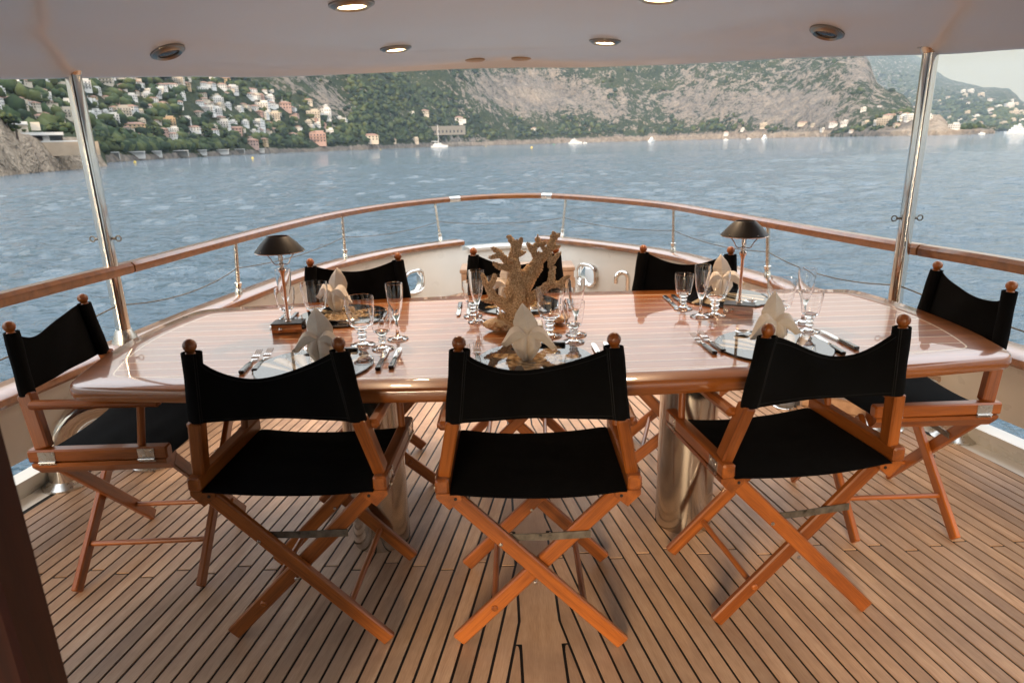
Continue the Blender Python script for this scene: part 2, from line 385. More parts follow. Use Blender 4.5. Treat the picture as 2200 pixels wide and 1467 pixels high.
def polar_mesh(name, az, rfun, nr, hfun, rockfun, mat, kind='structure'):
    A = az[:, None]+np.zeros((1, nr)); T = np.linspace(0, 1, nr)[None]; R = rfun(A, T)
    X, Y = R*np.sin(A), R*np.cos(A); Z = hfun(A, R)
    V = np.stack([X, Y, SEA+Z], -1).reshape(-1, 3); na = len(az)
    i = np.arange(na-1)[:, None]; j = np.arange(nr-1)[None]
    F = np.stack([i*nr+j, (i+1)*nr+j, (i+1)*nr+j+1, i*nr+j+1], -1).reshape(-1, 4)
    me = bpy.data.meshes.new(name); me.from_pydata(V.tolist(), [], F.tolist())
    at = me.attributes.new('rock', 'FLOAT', 'POINT'); px = np.tan(A)*1490+1100
    py = horizon_y(px)-((Z-4.0)/R)/np.cos(A)/EL
    at.data.foreach_set('value', rockfun(px, py, A, R).ravel().astype(np.float32))
    me.polygons.foreach_set('use_smooth', [True]*len(me.polygons)); me.materials.append(mat); me.update()
    return tag(link(name, me), kind=kind)
def rock_main(px, py, A, R):
    x, y = R*np.sin(A), R*np.cos(A)
    base = np.interp(px, [-400, 500, 700, 1000, 1400, 1900], [-.45, -.4, -.26, -.22, -.13, -.06])
    t = (R-shore(A))
    r = .36+base+.5*rockness(px, py)+np.where(t < 6, .8, 0)
    return r
polar_mesh('hillside', np.linspace(px_az(-520), px_az(2150), 560), lambda A, T: shore(A)-3+T**1.35*1250, 130, terrain, rock_main, HILL)
# far mountain behind the headland, paler with distance
_fx = [1200, 1500, 1700, 1837, 1908, 1930, 1952, 1978, 2006, 2025, 2042, 2061, 2088, 2110, 2132, 2162, 2178, 2194, 2215, 2260, 2500, 2800]
_fy = [60, 70, 88, 100, 104, 112, 123, 136, 158, 169, 176, 179, 185, 190, 190, 192, 202, 218, 225, 240, 255, 265]
def far_h(A, R):
    px = np.tan(A)*1490+1100; y = np.interp(px, _fx, _fy); el = (horizon_y(px)-y)*EL*np.cos(A)
    D0 = np.interp(px, [1800, 1950, 2080, 2200, 2500], [3400, 3100, 2250, 2070, 2070])
    t = np.clip((R-D0)/2700., 0, 1.2); H = el*(D0+2700)
    x, yy = R*np.sin(A), R*np.cos(A)
    z = 3+H*np.minimum(t, 1)**.8+(fbm(x/260., yy/260., 5, 21, True)-.55)*.16*H*np.clip(t*3, 0, 1)*np.clip((1-t)*3, 0, 1)+(fbm(x/40., yy/40., 4, 5)-.5)*14*np.clip(t*10, 0, 1)-np.where(t > 1, (t-1)*400, 0)
    return np.where(R < D0, -5., z)
polar_mesh('far_mountain', np.linspace(px_az(1300), px_az(2750), 260), lambda A, T: np.interp(np.tan(A)*1490+1100, [1800, 1950, 2080, 2200, 2500], [3400, 3100, 2250, 2070, 2070])-4+T*3150, 110, far_h,
           lambda px, py, A, R: .25+.0*px+.25*np.exp(-((px-1890)/40)**2-((py-195)/25)**2), HILL)
# near rocky point on the left
def point_h(A, R):
    px = np.tan(A)*1490+1100
    D0 = np.interp(px, [-600, -300, 0, 100, 200, 228], [150, 150, 172, 196, 225, 240])
    x, y = R*np.sin(A), R*np.cos(A); t = (R-D0)
    top = np.interp(px, [-400, -100, 0, 30, 55, 70, 190, 222, 236], [16, 15, 13, 13, 9.5, 8.6, 8.2, 4, 0.])
    z = top*np.clip(t/14., 0, 1)**.6+(fbm(x/5., y/5., 4, 31)-.5)*5*np.clip(t/4, 0, 1)*np.clip((16-t)/6, .1, 1)+np.clip((t-16)/50, 0, 1)*3
    return np.where(t < 0, -3., np.where(t > 75, -3, z))
polar_mesh('rocky_point', np.linspace(px_az(-560), px_az(236), 190), lambda A, T: np.interp(np.tan(A)*1490+1100, [-600, -300, 0, 100, 200, 228], [150, 150, 172, 196, 225, 240])-1+T*85, 80, point_h,
           lambda px, py, A, R: np.where(R-np.interp(px, [-600, -300, 0, 100, 200, 228], [150, 150, 172, 196, 225, 240]) < 17, 1.3, .15), HILL)
# small headland with villas on the right
_hx = [1800, 1850, 1880, 1930, 1963, 1993, 2025, 2039, 2047, 2113, 2134, 2150]
_hy = [292, 262, 250, 240, 236, 246, 247, 259, 270, 276, 284, 290]
def head_h(A, R):
    px = np.tan(A)*1490+1100; y = np.interp(px, _hx, _hy); el = (horizon_y(px)-y)*EL*np.cos(A)
    D0 = np.interp(px, [1780, 1900, 2050, 2140], [1120, 930, 860, 880]); t = np.clip((R-D0)/90., 0, 1)
    x, yy = R*np.sin(A), R*np.cos(A)
    z = 4+el*(D0+90)*t**.8+(fbm(x/18., yy/18., 4, 41)-.5)*8*np.clip(t*5, 0, 1)*np.clip((1-t)*3, .15, 1)
    return np.where(R < D0, -4., z)
polar_mesh('headland', np.linspace(px_az(1790), px_az(2146), 150), lambda A, T: np.interp(np.tan(A)*1490+1100, [1780, 1900, 2050, 2140], [1120, 930, 860, 880])-2+T*150, 44, head_h,
           lambda px, py, A, R: .3+.9*np.exp(-((px-2010)/70)**2)+.5*np.exp(-((py-282)/6.)**2), HILL)
def ground(px, py, layers=('main',)):
    """where the sight line through a photo pixel meets the terrain"""
    d = ray(px, py); az = math.atan2(d.x, d.y); k = d.z/sqrt(d.x**2+d.y**2)
    best = None
    for la in layers:
        if la == 'main': r = shore(np.array([az]))[0]+np.linspace(0, 1240, 1600); h = terrain(az+0*r, r)
        elif la == 'far': r = np.linspace(2060, 6100, 2600); h = far_h(az+0*r, r)
        elif la == 'head': r = np.linspace(850, 1250, 900); h = head_h(az+0*r, r)
        elif la == 'point': r = np.linspace(150, 320, 800); h = point_h(az+0*r, r)
        hit = np.nonzero((h-4.0)/r >= k)[0]
        if len(hit) and hit[0] > 0 and h[hit[0]] > 1.0:
            rr = r[hit[0]]
            if best is None or rr < best[0]: best = (rr, h[hit[0]])
    if best is None: return None
    return Vector((best[0]*sin(az), best[0]*cos(az), SEA+best[1])), best[0], az
# ------------------------------------------------------------------ haze
hz = MB().box((0, 0, (SEA-1.4+560)/2), (13000, 13000, 560-(SEA-1.4))).obj("haze", [], smooth=False)
hm = bpy.data.materials.new('haze_air'); hm.use_nodes = True; nt = hm.node_tree; nt.nodes.remove(nt.nodes['Principled BSDF'])
pv = nt.nodes.new('ShaderNodeVolumePrincipled'); pv.inputs['Density'].default_value = .000075; pv.inputs['Color'].default_value = (.58, .73, .90, 1)
nt.links.new(pv.outputs[0], nt.nodes['Material Output'].inputs['Volume']); hz.data.materials.append(hm); tag(hz, kind='stuff')
# ================================================================== THE YACHT
def catmull(pts, n):
    P = [Vector((p[0], p[1], 0)) for p in pts]; out = []
    for i in range(len(P)-1):
        a, b, c, d = P[max(i-1, 0)], P[i], P[i+1], P[min(i+2, len(P)-1)]
        for k in range(n):
            t = k/n
            out.append(.5*((2*b)+(c-a)*t+(2*a-5*b+4*c-d)*t*t+(3*b-a-3*c+d)*t**3))
    out.append(P[-1]); return out
RC = catmull([(-2.28, -2.6), (-2.2, -.6), (-2.1, 1.0), (-1.99, 1.9), (-1.89, 2.55), (-1.795, 3.05), (-1.70, 3.7), (-1.56, 4.6), (-1.36, 5.4), (-1.03, 6.08), (-.56, 6.6), (-.08, 6.82), (.38, 6.72), (.86, 6.16), (1.26, 5.45), (1.46, 4.72), (1.61, 4.1), (1.75, 3.5), (1.87, 3.05), (2.0, 2.6), (2.12, 1.9), (2.24, 1.0), (2.36, -.6), (2.44, -2.6)], 8)
def resample(P, n):
    L = [0.]
    for a, b in zip(P, P[1:]): L.append(L[-1]+(b-a).length)
    out = []
    for i in range(n):
        s = L[-1]*i/(n-1); k = max(j for j in range(len(L)) if L[j] <= s+1e-9); k = min(k, len(P)-2)
        t = (s-L[k])/max(1e-9, L[k+1]-L[k]); out.append(P[k].lerp(P[k+1], t))
    return out
RC = resample(RC, 281); NR = len(RC)
def normal_at(i):
    t = RC[min(i+1, NR-1)]-RC[max(i-1, 0)]; t.normalize(); return Vector((-t.y, t.x, 0))     # outward
RN = [normal_at(i) for i in range(NR)]
def zcap(y): return .545 if y < 3.6 else .545-(y-3.6)*.017
def stern(i): return min(1., max(0., (RC[i].y-5.1)/1.3))
def capd(i): return .035-.11*stern(i)
def pdist(i, z): return .05+.20*(1-min(z/.5, 1))**1.3-(.12+.30*(1-min(z/.5, 1)))*stern(i)
def off(i, d, z): p = RC[i]+RN[i]*d; return Vector((p.x, p.y, z))
def nearest(x, y): return min(range(NR), key=lambda i: (RC[i].x-x)**2+(RC[i].y-y)**2)
def side_index(y, right): 
    c = [i for i in range(NR) if (RC[i].x > 0) == right]; return min(c, key=lambda i: abs(RC[i].y-y))
APEX = max(range(NR), key=lambda i: RC[i].y)
GL, GR = nearest(-.52, 6.62), nearest(.33, 6.74)        # gate opening in the stern
# ---- deck: caulking bed + separate teak planks sprung towards the king plank
deck = MB()
ring = [off(i, .16, -.004) for i in range(NR)]
deck.add(ring, [tuple(range(NR-1, -1, -1))])
deck = tag(deck.obj('deck', CAULK, smooth=False), kind='structure')
ww = MB()
for i in range(NR-1): ww.add([off(i, .13, -.001), off(i+1, .13, -.001), off(i+1, .27, -.001), off(i, .27, -.001)], [(0, 3, 2, 1)])
link('waterway', ww.mesh('waterway', WATERWAY, smooth=False), deck)
TA = math.tan(radians(10.)); PW = .052; GAP = .0088; KH = .082; ZT = .0
def kx(y): return .10-.022*y          # centre line drifts a little to the left going aft
def inside(x, y, d=.13):
    i = nearest(x, y); q = Vector((x, y, 0))-RC[i]; return q.dot(RN[i]) < d
def plank(poly, ang, M0):
    """flat-topped plank from an outline; local +Y runs along the plank"""
    n = len(poly); c = sum((Vector((p[0], p[1], 0)) for p in poly), Vector())/n
    R = Matrix.Rotation(-ang, 3, 'Z'); L = [R.inverted() @ (Vector((p[0], p[1], 0))-c) for p in poly]
    V = [(p.x, p.y, 0) for p in L]+[(p.x, p.y, -.012) for p in L]
    F = [tuple(range(n))]+[(i, i+n, (i+1) % n+n, (i+1) % n) for i in range(n)]
    me = bpy.data.meshes.new('plank'); me.from_pydata(V, [], F); me.materials.append(TEAK); me.update()
    if me.polygons[0].normal.z < 0: me.flip_normals()
    link('plank', me, deck, Matrix.Translation((c.x, c.y, ZT+random.uniform(-.0006, .0006))) @ R.to_4x4())
KEDGE = {1: [], -1: []}
for sd in (1, -1):
    for k in range(-14, 46):
        # line k: u = a_k - TA*y, u measured from the centre line
        ai = KH-.004+TA*1.62+k*PW; ao = ai+PW
        end = (ao-(KH-.02)-.018)/TA          # where the plank is nipped off by the king plank
        y0, y1 = .55, min(end, 6.75)
        if y1 < y0+.05: continue
        uo = lambda y: ao-TA*y-GAP/2
        ui = lambda y: max(ai-TA*y+GAP/2, KH-.02+GAP/2)
        # stay inside the waterway
        ys = [y0+(y1-y0)*t/80 for t in range(81)]
        ok = [y for y in ys if inside(kx(y)+sd*(uo(y)+ui(y))/2, y)]
        if len(ok) < 4: continue
        y0, y1 = min(ok), max(ok)
        cuts = [y0]
        jy = (1.98 if sd < 0 else 2.02)+.012*(k % 5)
        js = [jy if k % 2 else jy+1.55, jy+1.75 if k % 2 else jy-1.1, jy+3.2]
        for j in sorted(js):
            if y0+.15 < j < y1-.15: cuts.append(j)
        cuts.append(y1)
        for a, b in zip(cuts, cuts[1:]):
            ya = a+(GAP/2 if a != y0 else 0); yb = b-(GAP/2 if b != y1 else 0)
            bk = [ya, yb]
            yk = (ai-(KH-.02))/TA                # inner edge meets the king plank
            if ya+.01 < yk < yb-.01: bk = [ya, yk, yb]
            out = [(kx(y)+sd*uo(y), y) for y in bk]; inn = [(kx(y)+sd*ui(y), y) for y in bk]
            if b == y1 and abs(y1-end) < 1e-6:        # rounded nib
                w0 = uo(yb)-ui(yb); cx = ui(yb)+w0*.8
                out = out[:-1]+[(kx(yb)+sd*(uo(yb)), yb-.002)]
                inn = inn[:-1]+[(kx(yb-.022)+sd*ui(yb-.022), yb-.024), (kx(yb-.008)+sd*(ui(yb)+w0*.18), yb-.009), (kx(yb)+sd*(ui(yb)+w0*.45), yb-.002)]
            plank(out+inn[::-1], -sd*math.atan(TA)*-1 if False else (-sd*math.atan(TA)), None)
        if abs(y1-end) < 1e-6: KEDGE[sd].append((y1, ao))
# king plank with its stepped edges
def kside(sd):
    pts = []; y = .55
    E_ = sorted(KEDGE[sd])
    for (ye, ao) in E_:
        if ye < .6: continue
        pts.append((KH-.02-GAP/2, max(y, .55))); pts.append((KH-.02-GAP/2, ye+GAP*.4)); pts.append((ao-TA*(ye+GAP*.4)-GAP/2, ye+GAP*.4+.001))
        # follow the next plank edge until it nears the inner limit
        yk = (ao-(KH-.02))/TA; y = min(yk, 6.8)
    pts.append((KH-.02-GAP/2, 6.8)); return pts
R_ = [(kx(y)+u, y) for u, y in kside(1) if y <= 6.8]; L_ = [(kx(y)-u, y) for u, y in kside(-1) if y <= 6.8]
kp = R_+L_[::-1]; kb = bmesh.new(); vs_ = [kb.verts.new((p[0], p[1], ZT)) for p in kp]; kb.faces.new(vs_); bmesh.ops.triangulate(kb, faces=kb.faces[:]); bmesh.ops.recalc_face_normals(kb, faces=kb.faces[:])
me = bpy.data.meshes.new('king_plank'); kb.to_mesh(me)
if me.polygons[0].normal.z < 0: me.flip_normals()
me.materials.append(TEAK); link('king_plank', me, deck)
MB().cbox((.05, 3.70, .012), (2.9, .12, .03), .006).obj('margin_plank', TEAK, deck)
# deck filler cap behind the right back chair
fc = thing('deck_filler_cap', 'round grey deck filler cap with a small red centre on the teak deck', 'deck cap', (1.47, 3.35, 0))
MB().lathe([(.062, 0), (.062, .006), (.05, .012), (0, .012)], 24).obj('flange', STEEL, fc)
MB().lathe([(.05, .012), (.052, .024), (.044, .034), (.02, .036), (0, .036)], 24).obj('cap', simple('grey_rubber', (.12, .12, .125), .5, var=.3), fc)
MB().lathe([(.017, .036), (.017, .039), (0, .039)], 16).obj('button', simple('faded_red', (.5, .08, .06), .5), fc)
MB().box((.06, .0, .02), (.035, .03, .022)).obj('latch', simple('dark_rubber', (.04, .04, .045), .5), fc)
# ---- bulwark
bul = thing('bulwark', 'curved cream bulwark with varnished capping round the stern deck', 'bulwark')
def panel(i0, i1, zlo, ztop, name, th=.05):
    mb = MB()
    def fn(u, v):
        f = i0+(i1-i0)*u; i = int(min(f, NR-2)); t = f-i
        zt = ztop(RC[i].y); z = zlo+(zt-zlo)*v; 
        return off(i, pdist(i, z), z).lerp(off(i+1, pdist(i+1, z), z), t)
    mb.grid(fn, i1-i0, 6, 0, th)
    return mb.mesh(name, WHITEP)
dg = None
def cut(o, cutters):
    for c in cutters:
        m = o.modifiers.new('cut', 'BOOLEAN'); m.operation = 'DIFFERENCE'; m.object = c; m.solver = 'EXACT'
    bpy.context.view_layer.update(); ev = o.evaluated_get(bpy.context.evaluated_depsgraph_get())
    me = bpy.data.meshes.new_from_object(ev); o.modifiers.clear(); me.name = o.name; o.data = me
    me.polygons.foreach_set('use_smooth', [True]*len(me.polygons)); me.set_sharp_from_angle(angle=radians(35))
    for c in cutters: bpy.data.objects.remove(c)
SL, SR = side_index(3.05, False), side_index(3.3, True)   # aft end of the freeing slots
pl = link('side_panel', panel(SL, GL, .0, lambda y: zcap(y)-.04, 'side_panel'), bul)
pr = link('side_panel', panel(GR, SR, .0, lambda y: zcap(y)-.04, 'side_panel'), bul)
link('side_panel', panel(0, SL, .215, lambda y: zcap(y)-.04, 'side_panel'), bul)
link('side_panel', panel(SR, NR-1, .215, lambda y: zcap(y)-.04, 'side_panel'), bul)
link('toe_board', panel(0, SL, -.02, lambda y: .105, 'toe_board'), bul); link('toe_board', panel(SR, NR-1, -.02, lambda y: .105, 'toe_board'), bul)
link('gate_panel', panel(GL, GR, .0, lambda y: .40, 'gate_panel'), bul)
# portholes through the panels
def wall_hit(px, py, d, z0):
    best = None
    for i in range(SL, SR):
        r_ = ray(px, py); P = off(i, pdist(i, z0), 0)
        # pixel column match at the depth of this wall point
        k = P.y/r_.y; x = r_.x*k
        if best is None or abs(x-P.x) < best[0]: best = (abs(x-P.x), i, CH+r_.z*k)
    return best[1], best[2]
def porthole(px, py, wd, ht, pan, label_rim):
    i, z = wall_hit(px, py, .09, .3); 
    c = off(i, pdist(i, z), z); nrm = RN[i]; tx = Vector((nrm.y, -nrm.x, 0)); up = Vector((0, 0, 1))
    def oval(k): 
        out = []
        for a in range(40):
            t = 2*pi*a/40; ca, sa = cos(t), sin(t); e = 2/3.
            out.append((math.copysign(abs(ca)**e, ca)*(wd/2+k), math.copysign(abs(sa)**e, sa)*(ht/2+k)))
        return out
    cm = MB(); o_ = oval(0); cm.add([c-nrm*.15+tx*a+up*b for a, b in o_]+[c+nrm*.2+tx*a+up*b for a, b in o_], [tuple(range(39, -1, -1)), tuple(range(40, 80))]+[(k, (k+1) % 40, 40+(k+1) % 40, 40+k) for k in range(40)])
    bm = bmesh.new(); me_ = cm.mesh('cutter', WHITEP, smooth=False); bm.from_mesh(me_); bmesh.ops.recalc_face_normals(bm, faces=bm.faces[:]); bm.to_mesh(me_)
    co = link('cutter', me_)
    cut(pan, [co])
    rim = MB(); pts = [c-nrm*.03+tx*a+up*b for a, b in oval(.008)]
    rim.sweep(pts, [(.017*cos(2*pi*k/10), .017*sin(2*pi*k/10)) for k in range(10)], 0, nrm, closed=True)
    rim.sweep([p+nrm*.045 for p in pts], [(.016*cos(2*pi*k/8), .05*sin(2*pi*k/8)) for k in range(8)], 0, nrm, closed=True)
    return rim.obj('porthole_rim', STEEL, bul), c, nrm
porthole(888, 605, .24, .19, pl, None)
_, pc, pn = porthole(1273, 590, .23, .18, pr, None)
# capping rail
cap_prof = [(-.09, -.022), (-.078, -.036), (.078, -.036), (.09, -.022), (.09, .0), (.07, .012), (-.07, .012), (-.09, 0)]
def cap(i0, i1, z=None): MB().sweep([off(i, capd(i), zcap(RC[i].y) if z is None else z) for i in range(i0, i1+1)], cap_prof).obj('cap_rail', W_RAIL, bul)
bks = [0, side_index(2.2, False), side_index(4.6, False), GL]
for a, b in zip(bks, bks[1:]): cap(a, b)
bks = [GR, side_index(4.9, True), side_index(2.3, True), NR-1]
for a, b in zip(bks, bks[1:]): cap(a, b)
gc = MB().sweep([off(i, capd(i), .415) for i in range(GL+1, GR)], cap_prof).obj('gate_sill', WHITEP, bul)
# hull skin below
hs = MB()
for i in range(NR-1): hs.add([off(i, .13, .5), off(i+1, .13, .5), off(i+1, pdist(i+1, 0)+.03, -.01), off(i, pdist(i, 0)+.03, -.01), off(i+1, .30, SEA-.4), off(i, .30, SEA-.4)], [(3, 2, 1, 0)] if False else [(2, 3, 5, 4)])
hs.obj('hull_side', WHITEP, bul)
# ---- hand rail
gr = thing('guard_rail', 'varnished wooden hand rail on steel stanchions curving round the stern', 'guard rail')
RZ = .893
rp = [(-.036, -.012), (-.03, -.024), (.03, -.024), (.036, -.012), (.036, .010), (.022, .025), (-.022, .025), (-.036, .010)]
J1, J2 = nearest(-.55, 6.6), nearest(.37, 6.72)
PL_, PR_ = nearest(-1.795, 3.05), nearest(1.87, 3.05)
bks = [0, PL_+1, J1, J2, PR_+1, NR-1]
for a, b in zip(bks, bks[1:]):
    pts = [off(i, 0, RZ) for i in range(a, b+1)]
    pts[0] = pts[0].lerp(pts[1], .06); pts[-1] = pts[-1].lerp(pts[-2], .06)
    MB().sweep(pts, rp).obj('hand_rail', W_RAIL, gr)
for J in (J1, J2):
    pts = [off(i, 0, RZ) for i in (J-1, J, J+1)]
    q = [(a*1.09, b*1.12) for a, b in rp]
    sl = MB(); m_ = pts[1]
    sl.sweep([m_.lerp(pts[0], .85), m_.lerp(pts[0], .06)], q); sl.sweep([m_.lerp(pts[2], .06), m_.lerp(pts[2], .85)], q); sl.sweep([m_.lerp(pts[0], .3), m_.lerp(pts[2], .3)], [(a*.97, b*.97) for a, b in q])
    sl.obj('joint_sleeve', STEEL, gr)
ST = []
for px, py, px2, py2 in ((500, 515, 515, 632), (730, 460, 740, 562), (952, 432, 960, 522), (1195, 425, 1195, 508), (1425, 445, 1422, 540), (1650, 480, 1645, 592)):
    p = at_z(px, py, RZ); i = nearest(p.x, p.y); a = off(i, 0, RZ-.02); b = off(i, capd(i)*.75, zcap(RC[i].y)+.006); ST.append((i, a, b))
    s_ = rod('stanchion', gr, b, a, .0125, STEEL_B)
    link('collar', MB().lathe([(.0, -.0), (.021, 0), (.021, .035), (.018, .04), (.018, .062), (.022, .066), (.022, .082), (.014, .086)], 16).mesh('collar', STEEL), s_)
for (i, a, b), (j, c, d) in zip(ST, ST[1:]):
    A_, B_ = a.lerp(b, .48), c.lerp(d, .48)
    if i <= GL+2 and j >= GR-6: pass
    MB().tube([A_.lerp(B_, t/12)-Vector((0, 0, .035*4*(t/12)*(1-t/12)))+(0*A_) for t in range(13)], .0032, 6).obj('guard_wire', BRACE, gr)
# roof posts
def zceil(x, y): return 1.985-.062*x*x
POSTS = []
for (x, y, lab) in ((-1.81, 3.0, 'polished steel roof post standing in the left hand rail'), (1.785, 3.0, 'polished steel roof post standing in the right hand rail')):
    t = thing('roof_post', lab, 'post', (x, y, 0), 0, 'roof posts')
    i = nearest(x, y); zt = 1.752
    rod('tube', t, (0, 0, .5), (0, 0, zt), .031, STEEL, 24)
    MB().lathe([(.055, zt-.008), (.055, zt+.012), (.034, zt-.03)][::-1], 20).obj('top_flange', STEEL_B, t)
    MB().lathe([(.034, .62), (.058, .565), (.058, .545), (.034, .545)], 20).obj('foot_flange', STEEL_B, t)
    for s in (-1, 1):
        e = MB(); c0 = Vector((s*.034, 0, 1.04))
        e.tube([c0, c0+Vector((s*.012, 0, 0))], .006, 8)
        e.sweep([c0+Vector((s*(.024+.012*cos(a*pi/6)), 0, .012*sin(a*pi/6))) for a in range(12)], [(.003*cos(k*pi/3), .003*sin(k*pi/3)) for k in range(6)], 0, (0, 1, 0), closed=True)
        e.obj('pad_eye', BRACE, t)
    POSTS.append((x, y))
for (x, y), (i, a, b) in ((POSTS[0], ST[0]), (POSTS[1], ST[-1])):
    A_ = Vector((x, y, .735)); B_ = a.lerp(b, .48)
    MB().tube([A_.lerp(B_, t/12)-Vector((0, 0, .05*4*(t/12)*(1-t/12))) for t in range(13)], .0032, 6).obj('guard_wire', BRACE, gr)
    far = off(nearest(x*1.22, .6), 0, .72)
    MB().tube([A_.lerp(far, t/12)-Vector((0, 0, .06*4*(t/12)*(1-t/12))) for t in range(13)], .0032, 6).obj('guard_wire', BRACE, gr)
# ---- overhead
edge = [(-2.45, -2.6), (-2.4, .0), (-2.2, 1.6), (-2.03, 2.35), (-1.93, 2.75), (-1.82, 3.03), (-1.6, 3.55), (-1.33, 4.2), (-.85, 4.78), (-.3, 5.06), (.1, 5.12), (.52, 5.06), (.92, 4.66), (1.17, 4.3), (1.47, 3.67), (1.80, 3.02), (1.9, 2.7), (2.05, 2.2), (2.25, 1.4), (2.42, 0), (2.5, -2.6)]
ce = resample(catmull(edge, 8), 200)
cb_ = MB(); NE = len(ce)
cen = Vector((0, 1.2, 0)); rings = []
def inset(i, d):
    t = ce[min(i+1, NE-1)]-ce[max(i-1, 0)]; t.normalize(); nn = Vector((t.y, -t.x, 0)); p = ce[i]+nn*d; return p
levels = [(0., -.050), (.0, -.066), (.035, -.067), (.06, -.052), (.22, -.040), (.36, -.012), (.46, .0)]
def clampx(p): return p
for d, dz in levels:
    rings.append([Vector((q.x, max(q.y, -2.6), zceil(q.x, q.y)+dz*(.35+.65*min(1, abs(q.x)/1.3)) if d > 0.03 else zceil(q.x, q.y)+dz)) for q in (inset(i, d) for i in range(NE))])
V = [p for r_ in rings for p in r_]
cb_.add(V, [(r_*NE+i, r_*NE+i+1, (r_+1)*NE+i+1, (r_+1)*NE+i) for r_ in range(len(levels)-1) for i in range(NE-1)])
last = rings[-1]; half = NE//2
# the inner field as strips between mirrored edge points
NX = 16
def strip(i):
    a, b = last[i], last[NE-1-i]; return [Vector((a.x+(b.x-a.x)*k/NX, a.y+(b.y-a.y)*k/NX, zceil(a.x+(b.x-a.x)*k/NX, 0)+(0 if 0 < k < NX else 0))) for k in range(NX+1)]
S = [strip(i) for i in range(half)]
cb_.add([p for s in S for p in s], [(i*(NX+1)+k, i*(NX+1)+k+1, (i+1)*(NX+1)+k+1, (i+1)*(NX+1)+k) for i in range(half-1) for k in range(NX)])
top = [Vector((p.x, p.y, p.z+.14)) for p in rings[0]]
cb_.add(rings[0]+top, [(i, i+1, NE+i+1, NE+i) for i in range(NE-1)]); S2 = [[p+Vector((0, 0, .14)) for p in [Vector((a.x+(c.x-a.x)*k/NX, a.y+(c.y-a.y)*k/NX, zceil(a.x+(c.x-a.x)*k/NX, 0))) for k in range(NX+1)]] for a, c in ((rings[0][i], rings[0][NE-1-i]) for i in range(half))]
cb_.add([p for s in S2 for p in s], [(i*(NX+1)+k, i*(NX+1)+k+1, (i+1)*(NX+1)+k+1, (i+1)*(NX+1)+k) for i in range(half-1) for k in range(NX)])
CEILM = simple('glossy_headlining', (.72, .735, .75), .35, coat=.55, coatr=.11, bs=.05, bscale=5, var=.03)
bm = bmesh.new(); me = cb_.mesh('ceiling', CEILM, ang=50); bm.from_mesh(me); bmesh.ops.remove_doubles(bm, verts=bm.verts[:], dist=.0005); bmesh.ops.recalc_face_normals(bm, faces=bm.faces[:]); bm.to_mesh(me)
CEIL = tag(link('ceiling', me), kind='structure'); bpy.context.view_layer.update()
# ---- downlights
def downlight(p_, n_, lit, label, r=.093):
    t = thing('downlight', label, 'ceiling light', p_, 0, 'ceiling downlights'); t.rotation_euler = (-n_).to_track_quat('Z', 'Y').to_euler()
    MB().lathe([(r*.62, .01), (r*.62, -.012), (r*.72, -.02), (r*.86, -.014), (r*.9, -.008), (r, -.007), (r, .004)], 36).obj('ring', simple('lamp_ring', (.30, .29, .27), .35, 1.) if 'lamp_ring' not in bpy.data.materials else bpy.data.materials['lamp_ring'], t)
    MB().lathe([(r*.61, -.009), (r*.4, -.012), (0, -.013)], 28).obj('lens', BULB if lit else DARKLENS, t)
    if lit:
        L = bpy.data.lights.new('downlight_lamp', 'SPOT'); L.energy = 13; L.spot_size = radians(150); L.spot_blend = 1; L.color = (1, .70, .45); L.shadow_soft_size = .05
        lo = bpy.data.objects.new('downlight_lamp', L); COL.objects.link(lo); lo.location = (0, 0, -.03); lo.parent = t
def on_ceil(px, py):
    ok, p, nn, _ = CEIL.ray_cast(Vector((0, 0, CH)), ray(px, py)); return p, (nn if nn.z < 0 else -nn)
for px, py, lit, lab in ((755, 8, True, 'lit downlight, nearest and largest on the left of the ceiling'), (1415, -8, True, 'lit downlight cut off by the top of the picture'), (850, 103, True, 'small lit downlight left of centre near the ceiling edge'),
                         (1300, 88, True, 'small lit downlight right of centre near the ceiling edge'), (360, 110, False, 'unlit downlight beside the left roof post'), (1777, 68, False, 'unlit downlight beside the right roof post')):
    p_, n_ = on_ceil(px, py); downlight(p_, n_, lit, lab, .093 if lit else .074)
for k, (px, py) in enumerate(((1020, 129), (1120, 126))):
    (x, y, z_), _ = on_ceil(px, py)
    tag(MB().lathe([(.058, -.010), (.07, -.004), (.07, .004)], 28, c=(x, y, z_)).obj('ceiling_cap', simple('tan_cap', (.42, .27, .13), .4) if not k else bpy.data.materials['tan_cap']), ('left' if not k else 'right')+' one of two small tan ceiling caps at the roof edge', 'ceiling cap', 'small caps at the roof edge')
# ---- deckhouse behind and beside the camera
jb = at_z(155, 1467, .7)
tag(MB().box((-1.18, .62, .9), (.86, .06, 2.1)).obj('cabin_wall', W_MAHOG, smooth=False), kind='structure')
tag(MB().box((1.75, .45, .9), (.5, .06, 2.1)).obj('cabin_wall', W_MAHOG, smooth=False), kind='structure')
dj = thing('door_frame', 'dark mahogany door frame cut off at the left edge', 'door frame', (-.652, .72, 0))
stick('jamb', dj, (0, 0, .0), (0, 0, 1.93), .055, .07, (1, 0, 0), W_MAHOG, .006)
stick('stop_bead', dj, (-.052, .012, .0), (-.052, .012, 1.93), .04, .03, (1, 0, 0), W_MAHOG, .004)
stick('jamb', dj, (-.11, -.02, .0), (-.11, -.02, 1.93), .07, .07, (1, 0, 0), W_MAHOG, .006)
